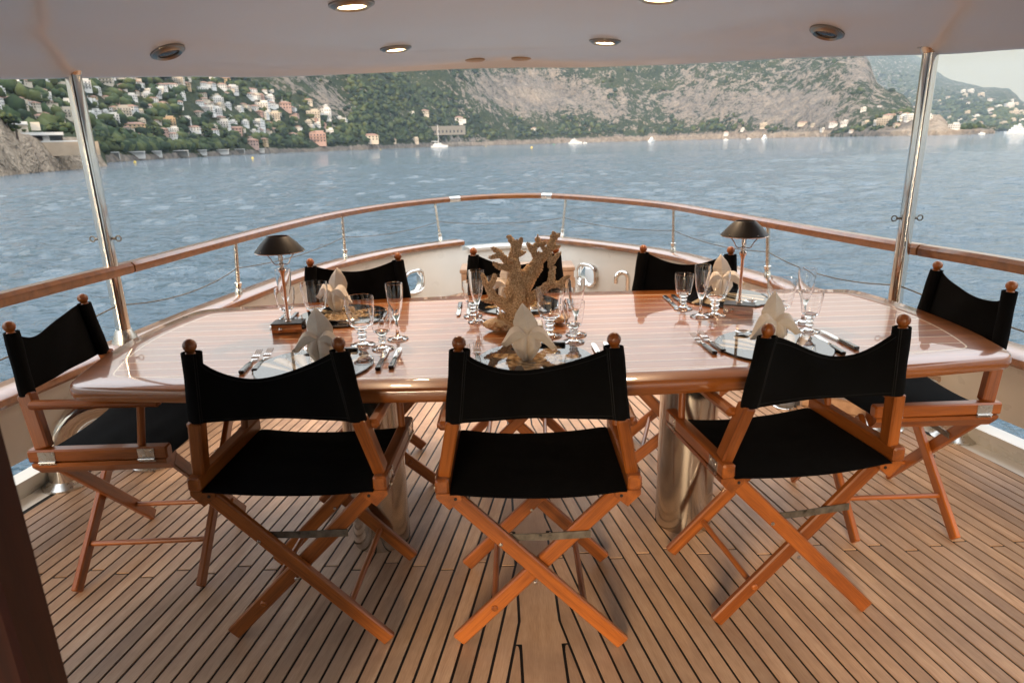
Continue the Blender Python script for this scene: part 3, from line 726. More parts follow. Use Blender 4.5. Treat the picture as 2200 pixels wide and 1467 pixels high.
# ---- mooring staples
def staple(p, q, label):
    t = thing('mooring_staple', label, 'mooring bitt', (p[0], p[1], 0), 0, 'mooring staples'); p, q = Vector((0, 0, 0)), Vector((q[0]-p[0], q[1]-p[1], 0)); m_ = (p+q)/2; h = .34; r_ = (q-p).length/2; z0 = h-r_*.9
    pts = [p, p+Vector((0, 0, z0*.5))]+[m_+(p-m_)*cos(a*pi/14)+Vector((0, 0, z0+r_*.9*sin(a*pi/14))) for a in range(15)]+[q+Vector((0, 0, z0*.5)), q]
    u = (q-p).normalized().cross(Vector((0, 0, 1)))
    MB().sweep(pts, [(.064*cos(2*pi*k/24), .064*sin(2*pi*k/24)) for k in range(24)], 0, u).obj('arch', STEEL, t)
    for c in (p, q): MB().lathe([(.1, .0), (.1, .008), (.085, .014), (.064, .03)], 28, c=c).obj('flange', STEEL_B, t)
staple((-2.0, 2.68), (-1.70, 2.86), 'polished steel mooring arch on the deck behind the left side chair')
staple((2.11, 2.92), (1.84, 3.06), 'polished steel mooring arch on the deck behind the right side chair')
pb = thing('deck_pad', 'low teak pad with a bright steel top beside the right side chair', 'deck fitting', (1.72, 3.3, 0), radians(-35))
MB().cbox((0, 0, .035), (.32, .10, .07), .006).obj('block', TEAK, pb); MB().cbox((0, 0, .077), (.33, .11, .012), .003).obj('plate', STEEL, pb)
# ---- stern gate fittings
bx = at_z(1120, 575, .40)
bs_ = thing('boarding_step', 'pale teak step with small dark inlaid marks before the stern gate', 'step', (.06, 5.55, 0))
MB().cbox((0, 0, .40), (.95, .30, .035), .006).obj('tread', TEAK, bs_)
MB().cbox((0, -.135, .31), (.93, .025, .14), .004).obj('riser', TEAK, bs_)
for s in (-1, 1): MB().cbox((s*.44, 0, .19), (.03, .26, .38), .004).obj('side', TEAK, bs_)
for k in range(14):
    if k in (6, 9): continue
    MB().box((-.36+k*.055, -.02, .4185), (random.uniform(.012, .03), random.uniform(.02, .045), .002)).obj('inlay_mark', simple('dark_inlay', (.05, .04, .035), .6) if 'dark_inlay' not in bpy.data.materials else bpy.data.materials['dark_inlay'], bs_)
gp = at_z(1352, 640, .05)
vp = thing('gooseneck_vent', 'polished steel gooseneck vent pipe beside the right porthole', 'vent pipe', (.93, 5.45, 0))
MB().sweep([(.05, 0, 0), (.05, 0, .25)]+[Vector((.05*cos(a*pi/10), 0, .30+.05*sin(a*pi/10))) for a in range(11)]+[(-.05, 0, .26)], [(.02*cos(2*pi*k/14), .02*sin(2*pi*k/14)) for k in range(14)], 0, (0, 1, 0)).obj('pipe', STEEL, vp)
MB().lathe([(.04, 0), (.04, .01), (.02, .012)], 18, c=(.05, 0, 0)).obj('flange', STEEL_B, vp)
fd = tag(MB().lathe([(0, -.34), (.14, -.31), (.25, -.2), (.29, -.05), (.25, .08), (.14, .16), (.03, .17), (.03, .2), (0, .2)], 28, c=pc+Vector((pc.x, pc.y, 0)).normalized()*.66+Vector((0, 0, -.1))).obj('porthole_filler', simple('filler_white', (.8, .8, .8), .35)), 'white round filler added outside to whiten the right porthole', 'porthole_filler')  # white body added outside the hull so the right porthole shows bright

# ================================================================== DINING TABLE
TZ = .76; TA_ = radians(1.3)
dt = thing('dining_table', 'long varnished boat shaped dining table with pale inlaid lines', 'table', (.095, 2.325, 0), TA_)
def outline(ins=0., n=14):
    """lens shaped outline with rounded corners"""
    HX, HY = 1.41-ins, .475-ins*1.0; bowy, bowx = .118, .065; rc = max(.055-ins*.3, .02)
    pts = []
    def side(fn, a, b, k): return [fn(a+(b-a)*i/k) for i in range(k+1)]
    fr = side(lambda t: (t, -(HY+bowy*(1-(t/HX)**2))), -HX+rc, HX-rc, 28)
    rt = side(lambda t: (HX+bowx*(1-(t/HY)**2), t), -HY+rc, HY-rc, 12)
    bk = [(-x, -y) for x, y in fr]; lf = [(-x, -y) for x, y in rt]
    def corner(a, b, c):
        A, B, C = Vector((*a, 0)), Vector((*b, 0)), Vector((*c, 0))
        return [tuple((A*(1-t)**2+B*2*t*(1-t)+C*t*t)[:2]) for t in (.25, .5, .75)]
    out = fr+corner(fr[-1], (HX, -HY), rt[0])+rt+corner(rt[-1], (HX, HY), bk[0])+bk+corner(bk[-1], (-HX, HY), lf[0])+lf+corner(lf[-1], (-HX, -HY), fr[0])
    return out
O = outline(); I = outline(.088); nO = len(O)
rim = MB(); P = [(Vector((*a, 0)), Vector((*b, 0))) for a, b in zip(O, I)]
rings = []
for k, z, inn in ((0, TZ, 1.), (0, TZ, 0.09), (0, TZ-.0025, .045), (0, TZ-.009, .012), (0, TZ-.018, 0.), (0, TZ-.03, .0), (0, TZ-.037, .02), (0, TZ-.042, .06), (0, TZ-.042, 1.)):
    rings.append([Vector((*(o.lerp(i, inn))[:2], z)) for o, i in P])
rim.add([p for r_ in rings for p in r_], [(r_*nO+i, r_*nO+(i+1) % nO, (r_+1)*nO+(i+1) % nO, (r_+1)*nO+i) for r_ in range(len(rings)-1) for i in range(nO)])
me = rim.mesh('rim', W_RIM, ang=40); me.flip_normals() if me.polygons[0].normal.z < 0 else None
link('rim', me, dt)
def clip(poly, y, keep_above):
    out = []
    for (a, b) in zip(poly, poly[1:]+poly[:1]):
        ia, ib = (a[1] >= y) == keep_above, (b[1] >= y) == keep_above
        if ia: out.append(a)
        if ia != ib: t = (y-a[1])/(b[1]-a[1]); out.append((a[0]+(b[0]-a[0])*t, y))
    return out
def piece(name, y0, y1, m, poly, th=.012):
    """slice of the field between two lines, following the field's outline"""
    pts = clip(clip(poly, y0, True), y1, False)
    q = []
    for p_ in pts:
        if not q or (abs(p_[0]-q[-1][0])+abs(p_[1]-q[-1][1])) > 1e-5: q.append(p_)
    if len(q) < 3: return
    n = len(q); bm = bmesh.new(); vv = [bm.verts.new((a, b, TZ)) for a, b in q]; f = bm.faces.new(vv); f.normal_update()
    if f.normal.z < 0: f.normal_flip()
    r_ = bmesh.ops.triangulate(bm, faces=bm.faces[:])
    me = bpy.data.meshes.new(name); bm.to_mesh(me); bm.free(); me.materials.append(m); link(name, me, dt)
bs = MB(); I2 = outline(.092)
Pb = [(Vector((*a, TZ)), Vector((*b, TZ))) for a, b in zip(I, I2)]
bs.add([a for a, b in Pb]+[b for a, b in Pb], [(i, (i+1) % nO, nO+(i+1) % nO, nO+i) for i in range(nO)])
me = bs.mesh('border_strip', STRIP, smooth=False); me.flip_normals() if me.polygons[0].normal.z < 0 else None
link('border_strip', me, dt)
PP = .0735; SW = .0042
for k in range(-8, 9):
    y0, y1 = (k-.5)*PP+SW/2, (k+.5)*PP-SW/2
    piece('plank', y0, y1, W_TABLE, I2); piece('inlay_strip', y1, y1+SW, STRIP, I2)
ud = MB(); U = outline(.05); ud.add([(a, b, TZ-.041) for a, b in U], [tuple(range(len(U)-1, -1, -1))]); ud.obj('underside', W_RIM, dt, smooth=False)
for (x, y) in ((-.505, 2.19), (.64, 2.255)):
    q = (Matrix.Rotation(-TA_, 3, 'Z') @ Vector((x-.095, y-2.325, 0)))
    MB().lathe([(.104, 0), (.104, TZ-.07), (.17, TZ-.055), (.17, TZ-.046)], 48, c=(q.x, q.y, .0)).obj('pedestal', simple('satin_steel', (.62, .59, .54), .17, 1., var=.08, bscale=40) if 'satin_steel' not in bpy.data.materials else bpy.data.materials['satin_steel'], dt)
# ================================================================== DIRECTOR'S CHAIRS
SR_PROF = [(.274, .507), (.274, .494), (.240, .459), (.206, .488), (.206, .507)]
SEAM = simple('black_stitching', (.0055, .006, .007), .9)
def chair(label, x, y, rz, sag=.05, u0=.5, belly=.02, zs=1., brace='rear', flop=0.):
    t = thing('director_chair', label, 'chair', (x, y, 0), rz, 'director chairs round the table'); t.scale = (1, 1, zs)
    for s in (-1, 1):
        stick('arm_rail', t, (s*.256, -.245, .531), (s*.256, .178, .528), .037, .042, (1, 0, 0), W_CHAIR, .005)
        key = ('srail', s)
        if key not in CACHE:
            pr = [(a*s, b-.48) for a, b in SR_PROF]; mb = MB()
            mb.add([(a, yy, b) for yy in (-.236, .172) for a, b in pr], [tuple(range(4, -1, -1)), tuple(range(5, 10))]+[(k, (k+1) % 5, 5+(k+1) % 5, 5+k) for k in range(5)])
            # slot for the seat cord
            mb.lathe([(.0045, 0), (.0045, .002), (0, .002)], 10, 1, M=Matrix.Translation((s*.222, -.2365, .012)) @ Matrix.Rotation(pi/2, 4, 'X'))
            bm = bmesh.new(); me = mb.mesh('seat_rail', [W_CHAIR2, CAULK], smooth=False); bm.from_mesh(me); bmesh.ops.recalc_face_normals(bm, faces=bm.faces[:]); bm.to_mesh(me); CACHE[key] = me
        link('seat_rail', CACHE[key], t, Matrix.Translation((0, 0, .48)))
        p = stick('rear_post', t, (s*.252, -.200, .551), (s*.217, -.240, .722), .034, .046, (1, 0, 0), W_CHAIR, .005)
        # dowel and ball on top of the post
        a, b = Vector((s*.215, -.241, .715)), Vector((s*.19, -.262, .93)); M, L = frame(a, b, (1, 0, 0))
        if 'finial' not in CACHE:
            pf = [(.0115, 0), (.0115, L-.036), (.0105, L-.032), (.0125, L-.024), (.0125, L-.020), (.0105, L-.0175)]+[(.0172*sin(q), L-.0172*cos(q)) for q in np.linspace(.72, pi, 12)]
            CACHE['finial'] = MB().lathe([(max(r, 0), z) for r, z in pf], 22).mesh('finial', W_CHAIR)
        pinv = (Matrix.Translation((0, 0, 0)) @ p.matrix_basis).inverted()
        link('finial', CACHE['finial'], p, pinv @ M)
        stick('arm_rest', t, (s*.246, -.222, .693), (s*.246, .175, .688), .034, .026, (1, 0, 0), W_CHAIR, .009)
        rod('front_dowel', t, (s*.254, .095, .548), (s*.247, .112, .682), .0115, W_CHAIR)
        # crossed legs: the two legs of a pair lie side by side
        for (yy, name) in ((-.221 if s < 0 else -.197, 'leg'), (.187 if s < 0 else .163, 'leg')):
            lg = stick(name, t, (s*.222, yy, .485), (-s*.240, yy, .012), .044, .020, (1, 0, 0), W_CHAIR, .004)
            f = lambda z: s*.222+(-s*.462)*((.485-z)/.473)
        fb = lambda z: s*.222-s*.462*((.485-z)/.473)
        rod('stretcher', t, (fb(.125), -.214, .125), (fb(.125), .18, .125), .0095, W_CHAIR)
        for hy in (-.185, .115):
            key = ('hinge', s)
            if key not in CACHE:
                h = MB(); h.box((s*.0195, 0, .0), (.0025, .05, .03)); h.tube([(s*.0225, -.025, -.019), (s*.0225, .025, -.019)], .0042, 8)
                Rm = Matrix.Rotation(s*radians(45), 3, 'Y'); h.box((s*.011, 0, -.036), (.0025, .05, .03), 0, Rm)
                for q in (-.015, .015): h.lathe([(.0042, 0), (.0035, .0012), (.0012, .0012), (0, .0004)], 8, 0, M=Matrix.Translation((s*.0207, q, .004)) @ Matrix.Rotation(s*pi/2, 4, 'Y'))
                CACHE[key] = h.mesh('hinge', STEEL_B)
            link('hinge', CACHE[key], t, Matrix.Translation((s*.256, hy, .531)))
    for yy in ((-.232, .152) if True else ()):
        for bx, bz in ((-.012, .225), (-.105, .347)):
            b = MB(); b.lathe([(.006, 0), (.005, .002), (0, .003)], 10, M=Matrix.Rotation(pi/2, 4, 'X'))
            key = 'bolt'
            if key not in CACHE: CACHE[key] = b.mesh('bolt', STEEL_B)
            link('bolt', CACHE[key], t, Matrix.Translation((bx, yy, bz)))
    by = -.209 if brace == 'rear' else .175
    key = 'brace'
    if key not in CACHE:
        b = MB(); b.box((-.055, .0016, -.001), (.125, .0026, .021)); b.box((.062, -.0016, .004), (.135, .0026, .022), R=Matrix.Rotation(radians(-2.5), 3, 'Y'))
        for q in (-.01, .018, -.105, .118): b.lathe([(.005, 0), (.004, .002), (0, .0024)], 8, M=Matrix.Translation((q, -.003, .002)) @ Matrix.Rotation(pi/2, 4, 'X'))
        CACHE[key] = b.mesh('folding_brace', BRACE)
    link('folding_brace', CACHE[key], t, Matrix.Translation((.015, by, .355)))
    # canvas seat
    k1, k2 = random.uniform(.006, .016), random.uniform(0, 6)
    def seat(u, v):
        xx = -.2365+.473*u; yy = -.243+.415*v; e = 4*u*(1-u)
        edge_ = abs(2*v-1)**10
        return (xx, yy, .5145-.009*e-k1*e*(.6+.4*sin(v*5+k2))-edge_*.004+.0015*sin(v*23+xx*9+k2)*e-.003*max(0, abs(2*u-1)-.94)/.06)
    MB().grid(seat, 22, 22, 0, .003).obj('seat', CANVAS, t)
    # canvas back: a sleeve round each post and a slack panel between
    bk = MB(); zb, zt = .716, .912
    def ax(s, z): 
        f = (z-.715)/.215; return Vector((s*(.215-.025*f), -.241-.021*f, z))
    for s in (-1, 1):
        def slv(u, v, s=s):
            a = 2*pi*u; z = zb+(zt-zb)*v; c = ax(s, z); r = 1+.04*sin(v*9+s)
            return c+Vector((.0245*cos(a)*r-s*.003, .0185*sin(a)*r, 0))
        bk.grid(slv, 16, 6, 0, .0025)
    g = math.log(.5)/math.log(u0)
    def back(u, v):
        bell = max(0., sin(pi*u**g)); s1 = bell**.9
        ztop = zt-sag*s1; zbot = zb+.004*sin(pi*u)
        z = zbot+(ztop-zbot)*v
        L, R = ax(-1, zb+(zt-zb)*v), ax(1, zb+(zt-zb)*v)
        xx = L.x+.016+(R.x-L.x-.032)*u
        yy = L.y-.012+belly*sin(pi*u)**.8*(.35+.65*v)+flop*v**2*s1*.03
        yy += .003*sin(11*u+5*v+k2)*sin(pi*u)
        return (xx, yy, z)
    bk.grid(back, 30, 10, 0, .003)
    bo = bk.obj('backrest', CANVAS, t, ang=60)
    sm = MB()
    for s in (-1, 1):
        sm.tube([ax(s, zb+(zt-zb)*q/6)+Vector((-s*.016, -.0165, 0)) for q in range(7)], .0013, 5)
        sm.tube([ax(s, zb+(zt-zb)*q/6)+Vector((-s*.021, -.0145, 0)) for q in range(7)], .0009, 5)
    sm.tube([Vector(back(q/24, .055))+Vector((0, -.0022, 0)) for q in range(25)], .0008, 4); sm.tube([Vector(back(q/24, .93))+Vector((0, -.0022, 0)) for q in range(25)], .0008, 4)
    sm.obj('seam', SEAM, bo)
    return t
W_CHAIR2 = wood('varnished_chair_rail', (.16, .042, .007), (.36, .106, .018), .34, .3, .15, 1.5, 1, vary=.3)
chair("black director's chair in the middle of the near side, before the coral", .062, 1.821, -.009, .062, .42, .03, 1.012)
chair("director's chair with a deeply dipping black back at the left of the near side", -.614, 1.865, -.039, .088, .36, .045, 1.008, flop=.6)
chair("director's chair turned slightly clockwise at the right of the near side of the table", .80, 1.906, .147, .082, .63, .04, 1.008, flop=.4)
chair("director's chair seen from its side at the left end of the table", -1.257, 2.14, -1.542, .04, .78, .02, .984, 'front')
chair("director's chair seen from its side at the right end of the table", 1.369, 2.303, 1.584, .05, .22, .03, .990)
for lab, (ax_, ay_), (bx_, by_), sg in (("director's chair facing the camera on the far side, behind the coral centrepiece", (-.194, 3.075), (.237, 3.059), .05),
                                ("black director's chair on the far side before the left porthole", (-.883, 2.878), (-.494, 2.99), .035),
                                ("black director's chair on the far side before the gooseneck vent", (.614, 3.024), (.971, 2.915), .05)):
    a = atan2(by_-ay_, bx_-ax_)+pi; f = Vector((-sin(a), cos(a), 0)); c = Vector(((ax_+bx_)/2, (ay_+by_)/2, 0))+f*.262
    chair(lab, c.x, c.y, a, sg, .5, .02, 1.0)
# ================================================================== TABLE SETTINGS
SURF = TZ+.0005
def plate_mat(kind):
    m, n, l, p = M_('plate_'+kind); v = coords(n, l)
    sp = n.new('ShaderNodeSeparateXYZ'); l.new(v, sp.inputs[0])
    setp(p, rough=.05, coat=.6, coatr=.01, spec=.7)
    if kind == 'scallop':
        sx = math_(n, l, 'ADD', sp.outputs[0], 0.0); sy = math_(n, l, 'ADD', sp.outputs[1], .115)
        ang = math_(n, l, 'ARCTAN2', sx, sy); r = math_(n, l, 'SQRT', math_(n, l, 'ADD', math_(n, l, 'MULTIPLY', sx, sx), math_(n, l, 'MULTIPLY', sy, sy)))
        rib = math_(n, l, 'COSINE', math_(n, l, 'MULTIPLY', ang, 24.))
        edge_ = math_(n, l, 'ADD', r, math_(n, l, 'MULTIPLY', rib, -.010))
        inr = math_(n, l, 'MULTIPLY', math_(n, l, 'LESS_THAN', edge_, .235), math_(n, l, 'LESS_THAN', math_(n, l, 'ABSOLUTE', ang), .82))
        ring = noise(n, l, 55, 3, v)
        c = ramp(n, l, math_(n, l, 'ADD', math_(n, l, 'MULTIPLY', math_(n, l, 'ADD', rib, 1.), .4), math_(n, l, 'MULTIPLY', ring, .25)), [(.15, (.06, .045, .03)), (.5, (.42, .32, .2)), (.9, (.62, .52, .38))])
        l.new(mixc(n, l, inr, (.012, .014, .018), c), p.inputs['Base Color'])
    else:
        f = noise(n, l, 11, 2, v, 1.6); d = n.new('ShaderNodeVectorMath'); d.operation = 'LENGTH'; l.new(v, d.inputs[0])
        a = math_(n, l, 'ARCTAN2', sp.outputs[1], sp.outputs[0])
        lob = math_(n, l, 'MULTIPLY', math_(n, l, 'COSINE', math_(n, l, 'MULTIPLY', a, 7.)), .035)
        inr = math_(n, l, 'LESS_THAN', math_(n, l, 'SUBTRACT', d.outputs['Value'], math_(n, l, 'ADD', lob, math_(n, l, 'MULTIPLY', f, .05))), .085)
        c = ramp(n, l, math_(n, l, 'ADD', math_(n, l, 'MULTIPLY', math_(n, l, 'SINE', math_(n, l, 'MULTIPLY', d.outputs['Value'], 260.)), .12), noise(n, l, 38, 4, v, .8)), [(.3, (.16, .09, .04)), (.55, (.42, .28, .14)), (.75, (.62, .48, .3))])
        l.new(mixc(n, l, inr, (.012, .014, .018), c), p.inputs['Base Color'])
    return m
PM = {k: plate_mat(k) for k in ('scallop', 'conch')}
PLATE = {k: MB().lathe([(0, .0), (.176, 0), (.180, .002), (.180, .0055), (.178, .007), (0, .007)], 64).mesh('charger_plate', PM[k], ang=30) for k in PM}
SETS = [('left near', -.611, 1.95, 0, 'scallop', 'the left near seat'), ('middle near', .07, 1.953, 0, 'conch', 'the middle near seat'), ('right near', .836, 2.03, .04, 'scallop', 'the right near seat'),
        ('left far', -.666, 2.574, pi, 'conch', 'the left far seat'), ('middle far', .03, 2.69, pi, 'conch', 'the middle far seat'), ('right far', .896, 2.715, pi, 'scallop', 'the right far seat')]
def goblet(h, rb, rf, ribs):
    zs = h*.33; zb = h*.40
    o = [(0, .0), (rf*.96, 0.0), (rf, .0015), (rf*.97, .0035), (rf*.55, .0065), (rf*.27, .012)]
    if ribs:
        for k in range(5):
            z = .016+k*(zs-.014)/5; r = (.010+.0035*(k % 2)+.0007*k)*h/.15; o += [(r*.86, z), (r, z+.003), (r*.98, z+.006)]
        o += [(rb*.42, zs+.004), (rb*.50, zs+.008), (rb*.50, zs+.011), (rb*.62, zs+.015), (rb*.62, zs+.018), (rb*.74, zb+.006)]
    else:
        o += [(.0055, .018), (.0046, h*.22), (.0055, h*.34), (.010, h*.37), (rb*.5, h*.46), (rb*.74, h*.58)]
    z0 = o[-1][1]; r0 = o[-1][0]
    for t in np.linspace(.12, 1, 9):
        r = r0+(rb-r0)*sin(t*pi/2)**.9 if t < .75 else rb*(1-.02*(t-.75)); o.append((min(r, rb), z0+(h-z0)*t))
    th = .0016
    i = [(r-th, z) for r, z in o[::-1] if z > (zs+.012 if ribs else h*.44)]
    i.append((0, i[-1][1]-.002))
    rimt = [(o[-1][0]-th/2, h+.0006)]
    return MB().lathe(o+rimt+i, 36).mesh('glass_tmp', GLASS, ang=50)
G1, G2, G3 = goblet(.168, .049, .042, True), goblet(.140, .037, .037, True), goblet(.198, .030, .037, False)
G1.name = 'water_goblet'; G2.name = 'wine_goblet'; G3.name = 'champagne_flute'
GL_POS = {'left near': ((-.507, 2.166), (-.430, 2.118), (-.398, 2.228)), 'middle near': ((.133, 2.221), (.207, 2.141), (.224, 2.225)), 'right near': ((.949, 2.277), (1.022, 2.197), (1.045, 2.30)),
          'left far': ((-.73, 2.427), (-.86, 2.480), (-.885, 2.56)), 'middle far': ((-.039, 2.453), (-.150, 2.520), (-.128, 2.435)), 'right far': ((.771, 2.441), (.680, 2.555), (.712, 2.425))}
BED = {'left near': 'beside the left lamp', 'middle near': 'before the coral', 'right near': 'before the right lamp', 'left far': 'behind the left lamp', 'middle far': 'behind the coral', 'right far': 'behind the right lamp'}
# cutlery -------------------------------------------------------------
def handle(mb): 
    mb.cbox((0, .048, .0055), (.016, .094, .009), .003, 0) if False else None
    P = []
    prof = lambda w_, h_: [(-w_+.002, 0), (w_-.002, 0), (w_, .002), (w_, h_-.002), (w_-.002, h_), (-w_+.002, h_), (-w_, h_-.002), (-w_, .002)]
    for y, w_, h_ in ((0, .0062, .008), (.003, .0085, .0105), (.07, .0078, .010), (.094, .0062, .008)): P += [(a, y, b+.0003) for a, b in prof(w_, h_)]
    mb.add(P, [(r*8+i, r*8+(i+1) % 8, (r+1)*8+(i+1) % 8, (r+1)*8+i) for r in range(3) for i in range(8)]+[tuple(range(7, -1, -1)), tuple(range(24, 32))])
hm_ = MB(); handle(hm_); HANDLE = hm_.mesh('handle', BLACKP, ang=30)
fk = MB(); fk.tube([(0, .092, .005), (0, .105, .0055), (0, .12, .006)], .0045, 8, scale=[1.2, .8, .6])
fk.grid(lambda u, v: ((u-.5)*(.006+.018*min(1, v*1.6)), .118+.032*v, .006-.003*sin(v*pi)+.002*v), 6, 6, 0, .0016)
for k in range(4):
    x = -.0093+.0062*k; fk.sweep([(x, .148, .0075), (x, .165, .0085), (x*.97, .185, .0125), (x*.95, .20, .0165)], [(-.0012, -.0008), (.0012, -.0008), (.0012, .0008), (-.0012, .0008)], 0, scale=[1.2, 1.2, 1., .6])
FORK = fk.mesh('fork_head', CUTLERY)
kn = MB(); kn.tube([(0, .092, .005), (0, .104, .0055)], .005, 8)
kp_ = [(-.0075, .102), (.0065, .102), (.0085, .13), (.0085, .185), (.006, .203), (0, .212), (-.0065, .205), (-.0085, .18), (-.0085, .12)]
kn.add([(a, b, .0062) for a, b in kp_]+[(a, b, .0046) for a, b in kp_], [tuple(range(9)), tuple(range(17, 8, -1))]+[(i, i+9, (i+1) % 9+9, (i+1) % 9) for i in range(9)])
KNIFE = kn.mesh('blade', CUTLERY, ang=30)
spn = MB(); spn.tube([(0, .092, .005), (0, .11, .006), (0, .13, .0065)], .0042, 8, scale=[1.2, .7, .6])
spn.grid(lambda u, v: ((u-.5)*.036*sqrt(max(.02, 1-(2*v-1)**2)), .128+.052*v, .0085-.006*(1-(2*u-1)**2)*sin(pi*v)+.001), 8, 10, 0, .0014)
SPOON = spn.mesh('spoon_bowl', CUTLERY)
def cutlery(name, head, hname, label, cat, x, y, rz, grp, z=SURF):
    t = thing(name, label, cat, (x, y, z), rz, grp); link('handle', HANDLE, t); link(hname, head, t); return t
def napkin_mesh(kind, seed):
    """lily fold: a tulip shaped body, a tall pointed leaf and two petals turned outwards"""
    g = random.Random(seed); mb = MB(); tw = g.uniform(-.006, .006); ln_ = g.uniform(-.008, .008)
    def base(u, v):
        a = 2*pi*u; r = float(np.interp(v, [0, .15, .5, .8, 1], [.016, .028, .044, .040, .024]))
        d = a-1.5*pi-.04*(seed % 3-1); r *= 1-.42*math.exp(-(d/.16)**2)*sin(pi*(.12+.8*v))+.09*math.exp(-((abs(d)-.42)/.2)**2)
        for q in (.5, 1.4, 2.4, 3.4, 5.9): r *= 1-.16*math.exp(-((a-q)/.13)**2)*(.4+.6*v)
        return (r*cos(a), r*sin(a)*.92, .001+.086*v)
    mb.grid(base, 84, 12, 0, .0012)
    def leaf(u, v):
        uu = 2*u-1; w_ = float(np.interp(v, [0, .2, .45, .72, .9, 1], [.018, .033, .036, .024, .009, .0004]))
        x = uu*w_; return (x+tw*v*3, .002-.017*(1-abs(uu))*(1-.5*v)+.014*v, .072+.102*v)
    mb.grid(leaf, 14, 18, 0, .0012)
    mb.grid(lambda u, v: (lambda p: (p[0]*1.04+.004, p[1]+.017-.010*v, p[2]-.008))(leaf(u, v)), 14, 18, 0, .0012)
    for s in (-1, 1):
        L = g.uniform(.070, .084); dr = g.uniform(.018, .045); fw = g.uniform(-.006, .016); kw = g.uniform(.75, 1.15)
        def wing(u, v, s=s):
            uu = 2*u-1; w_ = kw*float(np.interp(v, [0, .2, .55, .85, 1], [.010, .021, .023, .012, .0006]))
            c = Vector((s*(.004+L*v), -.020-fw*v, .080+.016*sin(pi*min(1., v*1.2))-dr*v*v))
            d = Vector((s*.12, .52, .80)).normalized(); f_ = .010*(1-abs(uu))
            return c+d*uu*w_+Vector((0, -f_*.8, f_*.5))
        mb.grid(wing, 10, 14, 0, .0012); mb.grid(lambda u, v, wing=wing, s=s: wing(u, v)+Vector((-s*.004, .006, -.005)), 10, 14, 0, .0012)
    return mb.mesh('napkin', LINEN, ang=28)
for k, (nm, x, y, rz, pk, seat_) in enumerate(SETS):
    R2 = Matrix.Rotation(rz, 2); q = lambda a, b: Vector((x, y)) + R2 @ Vector((a, b))
    o = link('charger_plate', PLATE[pk], None, Matrix.Translation((x, y, SURF)) @ Matrix.Rotation(rz+(.2 if pk == 'scallop' else k), 4, 'Z'))
    tag(o, f"glossy charger plate with a {'scallop' if pk == 'scallop' else 'brown shell'} print set for {seat_}", 'plate', 'charger plates')
    np_ = {'left near': (-.59, 1.965), 'middle near': (.045, 1.945), 'right near': (.825, 2.02), 'left far': (-.712, 2.65), 'middle far': (-.01, 2.70), 'right far': (.885, 2.73)}[nm]
    tag(link('napkin', napkin_mesh(pk, k+3), None, Matrix.Translation((np_[0], np_[1], SURF+.0072)) @ Matrix.Rotation((0 if k < 3 else -.25)+random.uniform(-.12, .12), 4, 'Z')), f'ivory linen napkin folded as a lily on the plate for {seat_}', 'napkin', 'folded napkins')
    for j, (a, b, r_) in enumerate(((-.207, -.045, .06), (-.174, -.028, .07))):
        p_ = q(a, b-.01); cutlery('dinner_fork', FORK, 'fork_head', f"{('outer', 'inner')[j]} fork with a black handle beside the plate of {seat_}", 'fork', p_.x, p_.y, rz+r_*(1 if k < 3 else -.6), 'forks')
    for j, (a, b, r_) in enumerate(((.205, -.045, .035), (.243, -.035, .02))):
        if nm == 'right near': a, b, r_ = ((.172, -.10, -.06), (.24, -.055, .05))[j]
        p_ = q(a, b-.01); cutlery('table_knife', KNIFE, 'blade', f"{('inner', 'outer')[j]} knife with a black handle beside the plate of {seat_}", 'knife', p_.x, p_.y, rz+r_, 'knives')
    p_ = q(.105 if k < 3 else .09, .135 if k < 3 else .125); cutlery('dessert_spoon', SPOON, 'spoon_bowl', f'dessert spoon with a black handle lying across the plate of {seat_}', 'spoon', p_.x, p_.y, rz+pi/2, 'dessert spoons', SURF+.0072)
    for me, nme, (gx, gy), lab in zip((G1, G2, G3), ('water_goblet', 'wine_goblet', 'champagne_flute'), GL_POS[nm], ('large ribbed water goblet', 'small ribbed wine goblet', 'tall narrow champagne flute')):
        tag(link(nme, me, None, Matrix.Translation((gx, gy, SURF))), f'{lab} at {seat_}, {BED[nm]}', 'glass', nme.replace('_', ' ')+'s')
